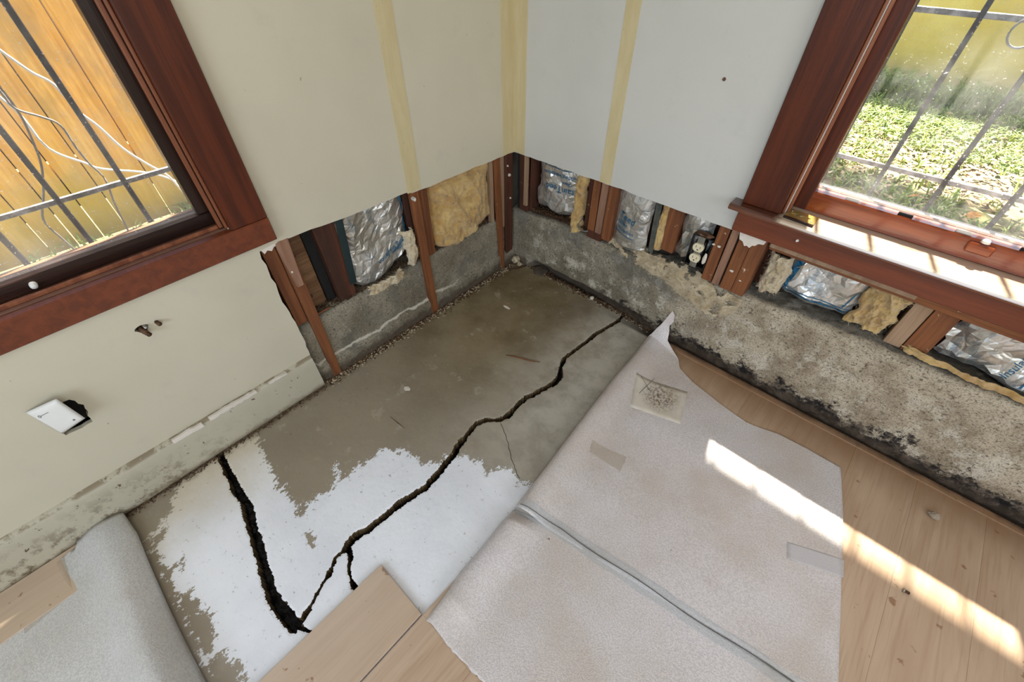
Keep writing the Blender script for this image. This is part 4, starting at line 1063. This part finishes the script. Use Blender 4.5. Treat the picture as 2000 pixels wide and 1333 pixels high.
def inkline(par, side, h0, z0, h1, z1, wd, d=0, name='printed_line', mat=None):
    n = 28; V = []; a = np.array([h0, z0]); b = np.array([h1, z1]); t_ = (b-a)/np.linalg.norm(b-a); nn = np.array([-t_[1], t_[0]])
    q = np.array([a+(b-a)*i/(n-1)+nn*(k-.5)*wd for i in range(n) for k in (0, .5, 1)]); dd_ = depth(par, q[:, 0], q[:, 1])-.0022
    V = np.stack([-dd_, q[:, 0], q[:, 1]], 1) if side == 'L' else np.stack([q[:, 0], dd_, q[:, 1]], 1)
    F = [(i*3+k, i*3+k+1, i*3+k+4, i*3+k+3) for i in range(n-1) for k in (0, 1)]
    o = obj(name, V, F, mat or ink_m, par); md = o.modifiers.new('t', 'SOLIDIFY'); md.thickness = .0006
# left wall bays
o, P = batt('foil_insulation', 'crumpled foil-faced insulation with blue print in the left wall, beside the yellow batt', 'L', -.765, -.520, .250, .56, .040, foil_m, lambda u: np.abs(u-.25)**1.2*.10, .010, 1)
text(o, 'Building Insulation', 'L', -.520, .385, .022, ink_m, .012, rot=.35)
text(o, 'Glass', 'L', -.565, .355, .022, ink_m, .012, rot=.35)
inkline(o, 'L', -.528, .36, -.524, .55, .007); inkline(o, 'L', -.60, .335, -.525, .375, .003)
L('facing_edge', (-.792, -.768, .30), (-.775, -.748, .56), teal_m, .004, .020)
L('foam_edge', (-.780, -.770, .31), (-.774, -.764, .52), wool_y, .01, .030)
o, P = batt('glass_wool_batt', 'puffy yellow glass wool batt bulging from the left wall near the corner', 'L', -.420, -.118, .235, .56, .022, wool_y, lambda u: np.abs(u-.35)*.08, .013, 2, sc=9, bulge=.045)
fibres(o, P, 2500, .016, wool_y, 3)
o, P = batt('glass_wool_batt', 'small cream tuft of wool on the left footing below the foil', 'L', -.74, -.60, .238, .275, .004, wool_c, None, .008, 21, sc=30)
fibres(o, P, 900, .016, wool_c, 4)
o, P = batt('glass_wool_batt', 'thin brownish wool tuft between foil and furring strip in the left wall', 'L', -.556, -.512, .255, .40, .022, wool_c, None, .008, 22, sc=30)
fibres(o, P, 400, .014, wool_c, 5)
# right wall bays
o, P = batt('foil_insulation', 'foil-faced insulation with upside-down blue lettering nearest the corner in the right wall', 'R', .092, .292, .300, .56, .045, foil_m, lambda u: .008*np.sin(u*9)+.02*u, .010, 6)
text(o, 'tainTeed', 'R', .275, .428, .036, ink_m, .024)
text(o, 'Glass', 'R', .265, .452, .019, ink_m, .024)
text(o, 'Building Insulation', 'R', .290, .478, .021, ink_m, .024)
inkline(o, 'R', .135, .498, .285, .496, .0025, .025)
o, P = batt('glass_wool_batt', 'narrow strip of yellow wool hanging beside the first foil in the right wall', 'R', .286, .336, .272, .56, .038, wool_y, None, .012, 7, sc=20, bulge=.03)
fibres(o, P, 900, .014, wool_y, 6)
o, P = batt('foil_insulation', 'narrow foil insulation with faded blue lettering, behind the loose wool', 'R', .474, .612, .285, .56, .034, foil_m, None, .010, 8)
text(o, 'Teed', 'R', .490, .415, .034, ink_m, .014, rot=-.25, flip=False)
text(o, 'Glass', 'R', .490, .392, .02, ink_m, .014, rot=-.25, flip=False)
text(o, 'Insulation', 'R', .486, .372, .020, ink_m, .014, rot=-.25, flip=False)
inkline(o, 'R', .484, .362, .56, .340, .0025, .014)
o, P = batt('glass_wool_batt', 'thin yellow wool strip beside the dark metal strip in the right wall', 'R', .634, .662, .33, .56, .045, wool_y, None, .008, 9, sc=25)
o, P = batt('foil_insulation', 'dark crumpled foil above the electrical outlet', 'R', .715, .815, .340, .56, .045, foil_m, lambda u: .03*u, .014, 10)
inkline(o, 'R', .790, .40, .800, .47, .012)
o, P = batt('foil_insulation', 'shiny crumpled foil insulation with blue edges under the window sill', 'R', 1.055, 1.250, .352, .50, .070, foil_m, None, .016, 11)
inkline(o, 'R', 1.058, .368, 1.246, .364, .006); inkline(o, 'R', 1.058, .380, 1.246, .375, .0025); inkline(o, 'R', 1.225, .38, 1.236, .43, .003)
inkline(o, 'R', 1.064, .37, 1.076, .49, .016)
o, P = batt('glass_wool_batt', 'cream wool lump at the left end of the foil under the window sill', 'R', .995, 1.058, .345, .48, .050, wool_c, None, .014, 12, sc=22, bulge=.03)
fibres(o, P, 900, .016, wool_c, 7)
o, P = batt('glass_wool_batt', 'folded yellow wool flap and pale tuft under the window sill beside the stud', 'R', 1.252, 1.345, .345, .49, .060, wool_y, None, .014, 13, sc=18)
fibres(o, P, 900, .014, wool_c, 8)
o, P = batt('foil_insulation', 'crushed foil insulation with blue lettering furthest along under the window sill', 'R', 1.455, 1.86, .350, .50, .070, foil_m, lambda u: .01*np.sin(u*8), .020, 14)
text(o, 'Insulation', 'R', 1.600, .372, .024, ink_m, .040, rot=1.45, flip=False)
inkline(o, 'R', 1.632, .365, 1.640, .45, .004)
o, P = batt('glass_wool_batt', 'thin tan strip of wool along the lower edge of the furthest foil', 'R', 1.40, 1.80, .342, .362, .040, wool_y, None, .008, 15, sc=20)
# loose wool spilled over the footing
n, m = 130, 46; U, Vv = np.meshgrid(np.linspace(.470, .985, n), np.linspace(0, 1, m), indexing='ij')
cz = np.interp(U, xs, crest)
topz = np.interp(U, [.47, .62, .75, .98], [.330, .318, .322, .305]); botz = np.interp(U, [.47, .56, .66, .74, .80, .88, .93, .985], [.285, .275, .255, .245, .215, .185, .20, .255])
arc = botz+(topz-botz)*Vv; yy = np.where(arc < cz-.01, .006, .006+(arc-(cz-.01))*1.6)
th = np.clip(fbm(U*35, Vv*5, 0, 4, 91)+.25, 0, 1)*.022*np.sin(np.pi*np.clip(Vv, .02, .98))**.5
P = np.stack([U, yy-th-fbm(U*90, Vv*14, 0, 3, 92)*.004+.002, np.minimum(arc, cz+.008+(arc-cz)*.4)+th*.5], -1)
keep = (fbm(U*24, Vv*3.4, 0, 4, 93)+.30-np.abs(Vv-.5)**4*6)[:-1, :-1] > 0
lw = tag(gridobj('loose_wool', P, wool_c, keep=keep), 'cream loose wool spilled over the right footing below the outlet', 'insulation')
kp = np.zeros((n, m), bool); kp[:-1, :-1] = keep
fibres(lw, P[kp], 7000, .020, wool_c, 11)
# dirt and crumbs on the footing tops
def crumbs(name, label, n, pos, s, mat, r=(.002, .005), cat='debris'):
    rng = np.random.default_rng(s); V = []; F = []
    for i in range(n):
        x, y, z = pos(rng); a = rng.uniform(*r); k = len(V)
        for p in ((1, 0, 0), (-1, 0, 0), (0, 1, 0), (0, -1, 0), (0, 0, 1), (0, 0, -1)):
            q = np.array(p)*a*rng.uniform(.5, 1.3)*(1, 1, .55); V.append((x+q[0]+rng.normal(0, a*.2), y+q[1]+rng.normal(0, a*.2), z+q[2]+a*.3))
        F += [(k+a_, k+b_, k+c_) for a_, b_, c_ in ((0, 2, 4), (2, 1, 4), (1, 3, 4), (3, 0, 4), (2, 0, 5), (1, 2, 5), (3, 1, 5), (0, 3, 5))]
    return tag(obj(name, V, F, mat), label, cat, kind='stuff')
dirt_m = m_plain('dirt', (96, 72, 48), .95, var=40, sc=60)
crumb_m = m_plain('plaster_crumbs', (196, 182, 156), .9, var=60, sc=90)
crumbs('dirt', 'brown dirt on top of the left footing', 1400, lambda g: (-.025-abs(g.normal(0, .028)), g.uniform(-.93, -.02), .252+g.uniform(-.004, .006)), 1, dirt_m)
crumbs('dirt', 'brown rotted dirt on top of the right footing near the corner', 1800, lambda g: ((lambda x: (x, .03+abs(g.normal(0, .028)), .268+x*.07+g.uniform(0, .014)))(g.uniform(.06, .42))), 2, dirt_m)
crumbs('crumbs', 'white plaster crumbs along the foot of the left footing', 900, lambda g: (.006+abs(g.normal(0, .016)), g.uniform(-1.0, -.02), .0005), 3, crumb_m, (.0015, .005))
crumbs('crumbs', 'dark crumbs along the foot of the left footing', 900, lambda g: (.004+abs(g.normal(0, .012)), g.uniform(-1.0, -.02), .0005), 4, dirt_m, (.002, .006))
crumbs('crumbs', 'gravelly crumbs in the gap below the right footing', 900, lambda g: ((lambda x: (x, .022+g.normal(0, .008), .0))(g.uniform(.02, .8))), 5, dirt_m, (.002, .006))
crumbs('crumbs', 'pale crumbs at the foot of the right footing by the foam', 260, lambda g: ((lambda x: (x, .012+g.normal(0, .008), .001))(g.uniform(.03, .76))), 6, crumb_m, (.0015, .004))
crumbs('crumbs', 'dirt crumbs along the foot of the stained baseboard', 700, lambda g: (.017+abs(g.normal(0, .009)), g.uniform(-1.66, -1.01), .0005), 7, dirt_m, (.001, .003))
crumbs('crumbs', 'cream chips scattered thinly over the bare slab', 130, lambda g: (.03+abs(g.normal(0, .3)), g.uniform(-1.0, 0), .0005), 8, crumb_m, (.0008, .0025))
crumbs('crumbs', 'black and grey mould crumbs on the laminate edge under the right footing', 500, lambda g: (g.uniform(.83, 2.2), -.004-abs(g.normal(0, .008)), .008), 9, m_plain('mould_crumbs', (40, 34, 30), .95, var=24, sc=90), (.001, .0045))

# ------------------------------------------------------------ single bits of debris
def rock(name, loc, s, mat, label, cat, seed=0):
    V = []; F = []; nu, nv_ = 10, 6
    for i in range(nv_+1):
        ph = math.pi*i/nv_
        for j in range(nu):
            a = 2*math.pi*j/nu; v = np.array([math.sin(ph)*math.cos(a), math.sin(ph)*math.sin(a), math.cos(ph)])
            v = v*(1+.28*float(vn(v[0]*2+seed, v[1]*2, v[2]*2, seed))); V.append(tuple(np.array(loc)+v*np.array(s)+[0, 0, s[2]*.75]))
    for i in range(nv_):
        for j in range(nu): F.append((i*nu+j, i*nu+(j+1) % nu, (i+1)*nu+(j+1) % nu, (i+1)*nu+j))
    mb = MB(); mb.add(V, F); mb.fix = True; return tag(mb.build(name, mat), label, cat)
rock('plaster_lump', [(0.4419, 0.0195, 0.0000)][0], (.009, .011, .006), plaster_m, 'round white plaster lump on the slab edge by the gap', 'plaster', 1)
rock('paint_chip', [(0.2080, -0.2703, 0.0000)][0], (.017, .006, .0015), plaster_m, 'elongated cream paint chip on the slab near the corner', 'chip', 2)
rock('paint_chip', [(0.2433, -0.8278, 0.0000)][0], (.011, .010, .0012), plaster_m, 'round cream paint chip in the middle of the bare slab', 'chip', 3)
rock('concrete_chunk', (.012, .004, 0), (.022, .020, .018), crumb_m, 'rounded pale concrete chunk in the corner behind the post', 'concrete', 4)
rock('concrete_chunk', (.045, -.006, 0), (.012, .012, .010), crumb_m, 'small concrete chunk beside the corner chunk', 'concrete', 5)
tag(prism([[(0.1164, 0.0055), (0.1374, 0.0628), (0.1796, 0.0413), (0.1774, -0.0084), (0.1525, -0.0152)]], 2, .001, .012).build('slab_flake', foot_m), 'flat grey slab flake lying by the corner gap', 'concrete')
rock('fluff_lump', [(1.6861, -0.1330, 0.0090)][0], (.014, .011, .010), m_plain('grey_fluff', (160, 146, 128), .9), 'grey lump of fluff on the laminate near the right footing', 'debris', 6)
def sliver(pts, r, mat, label, z, cat='splinter', name='wood_sliver'):
    P = [(p[0], p[1], z) for p in pts]; n = len(P)
    return tag(MB().tube(P, [r*.4]+[r]*(n-2)+[r*.3], 6).build(name, mat, None, True), label, cat)
sliver([(0.3931, -0.4766), (0.4317, -0.4557), (0.4792, -0.4371), (0.5125, -0.4172)], .0026, stud_m[0], 'thin reddish wood sliver on the bare slab left of the long crack', .003)
sliver([(0.0419, -0.0621), (0.0614, -0.0336), (0.0774, 0.0140)], .004, stud_d, 'dark splinter lying in the corner of the slab', .005)
sliver([(0.2965, -0.9399), (0.3379, -0.9376), (0.3687, -0.9363)], .001, dirt_m, 'dark thin splinter in the middle of the slab', .002)
sc_ = empty('screw', [(1.6673, -0.4010, 0.0100)][0], 'short screw lying in the sun strip on the laminate', 'screw')
q = np.array([(1.6614, -0.4030, 0.0135), (1.6720, -0.4024, 0.0135)])
MB().tube([q[0], q[1]], [.0035, .0035], 8).build('shank', rust_m, sc_, True); MB().tube([q[0], q[0]+(q[0]-q[1])*.25], [.006, .006], 10).build('head', steel_m, sc_)
# flexible conduit at the corner footing
tag(MB().tube(spline([(.330, .040, .335), (.326, .018, .318), (.345, .010, .305), (.375, .012, .308), (.372, .03, .33)], 6).tolist(), .0035, 8).build('cable', cable_g, None, True), 'short grey cable looping out below the yellow wool on the right footing', 'cable')

# ------------------------------------------------------------ electrical outlet in its box
ob = empty('electrical_outlet', (.80, .0, .35), 'ivory duplex outlet without cover plate, in a metal box by the stud', 'outlet')
mb = MB(); mb.box((.768, .010, .352), (.771, .06, .458)).box((.833, .010, .352), (.836, .06, .458)).box((.768, .010, .350), (.836, .06, .353)).box((.768, .010, .457), (.836, .06, .460)).box((.768, .058, .35), (.836, .06, .46))
mb.build('box', blackp, ob)
box('yoke', (.789, .004, .350), (.811, .006, .462), steel_m, ob, .0005)
box('insulating_body', (.783, .0065, .368), (.817, .03, .446), blackp, ob, .002)
for zc in (.387, .426):
    pts = [(.800+.0172*math.cos(a)*1.0, zc+max(-.0142, min(.0142, .0172*math.sin(a)))) for a in np.linspace(0, 2*math.pi, 25)[:-1]]
    r_ = prism([pts], 1, -.003, .006).build('receptacle', ivory_p, ob)
    box('slot', (.7925, -.0034, zc-.001), (.7940, -.0028, zc+.007), blackp, r_, 0); box('slot', (.8060, -.0034, zc-.001), (.8075, -.0028, zc+.006), blackp, r_, 0)
    MB().tube([(.800, -.0034, zc-.007), (.800, -.0028, zc-.007)], .0024, 8).build('ground_hole', blackp, r_)
MB().tube([(.800, .001, .4065), (.800, .004, .4065)], .0028, 8).build('screw', steel_m, ob)
for zc in (.355, .457): MB().tube([(.800, .000, zc), (.800, .004, zc)], .0032, 8).build('mounting_screw', steel_m, ob)
rock('mud_patch', (.83, .004, .378), (.006, .004, .021), plaster_m, 'white plaster blob on the stud beside the outlet', 'plaster', 8)
rock('box_bracket', (.802, .014, .462), (.030, .014, .008), rust_m, 'grimy bracket lump on top of the outlet box', 'bracket', 9)

# ------------------------------------------------------------ tilted wall plate over its hole, pipe stub, hooks
wp = empty('wall_plate', (.0, -1.55, .345), 'white blank wall plate hanging tilted from its jagged hole, low on the left wall', 'plate')
A = np.array([(.006, -1.6005, .452), (.046, -1.540, .446), (.034, -1.5300, .352), (.003, -1.570, .333)])
c4 = [[(0.0040, -1.5837, 0.4248)][0], [(0.0300, -1.5251, 0.4398)][0], [(0.0340, -1.5190, 0.3630)][0], [(0.0060, -1.5746, 0.3332)][0]]
A = np.array(c4)
u_ = A[1]-A[0]; v_ = A[3]-A[0]; nrm_ = np.cross(v_, u_); nrm_ /= np.linalg.norm(nrm_)
if nrm_[0] < 0: nrm_ = -nrm_
res = 14; P = np.zeros((res, res, 3))
for i in range(res):
    for j in range(res):
        a, b = i/(res-1), j/(res-1); ca, cb = a, b
        p = A[0]*(1-a)*(1-b)+A[1]*a*(1-b)+A[2]*a*b+A[3]*(1-a)*b
        e = min(a, 1-a, b, 1-b); P[i, j] = p+nrm_*(.006*min(1, e/.14)**.5)
gridobj('cover', P, white_p, wp, thick=.0018)
ctr = A.mean(0); U1 = u_/np.linalg.norm(u_); V1 = v_/np.linalg.norm(v_)
def onplate(a, b, h=.0075): return A[0]*(1-a)*(1-b)+A[1]*a*(1-b)+A[2]*a*b+A[3]*(1-a)*b+nrm_*h
MB().tube([onplate(.22+.03*math.cos(q), .22+.04*math.sin(q)) for q in np.linspace(0, 6.28, 12)], .0006, 4).build('printed_logo', grey_ink, wp)
MB().tube([onplate(.28, .22), onplate(.52, .22)], .0007, 4).build('printed_text', grey_ink, wp)
MB().tube([onplate(.80, .80, .006), onplate(.80, .80, .0085)], .0022, 8).build('indicator', grey_ink, wp)
box('junction_box', (-.06, -1.585, .325), (-.014, -1.512, .398), hole_m, wp, .001)
ps = empty('pipe_stub', (0, -1.32, .48), 'capped rusty pipe stub poking from a small hole under the left window', 'pipe')
MB().tube([(-.03, -1.325, .486), (.010, -1.322, .484), (.022, -1.317, .478), (.024, -1.3165, .477)], [.006, .006, .0055, .002], 10).build('stub', rust_m, ps, True)
MB().tube([(-.02, -1.318, .494), (.012, -1.314, .492)], .0035, 8).build('wire', steel_m, ps, True)
MB().tube([(-.04, -1.322, .487), (-.014, -1.322, .487)], .020, 12).build('cavity', hole_m, ps)
tag(MB().tube([(-.002, -1.291, .489), (.006, -1.290, .489), (.014, -1.288, .488), (.016, -1.288, .488)], [.0045, .0045, .0055, .003], 10).build('screw_anchor', rust_m, None, True), 'dark screw anchor in the wall just right of the pipe stub', 'screw')
tag(MB().tube([(.718, -.0025, .8882), (.718, .001, .8882)], [.004, .005], 7).build('paint_nick', rust_m), 'small brown nick in the white right wall between tape and window', 'mark')
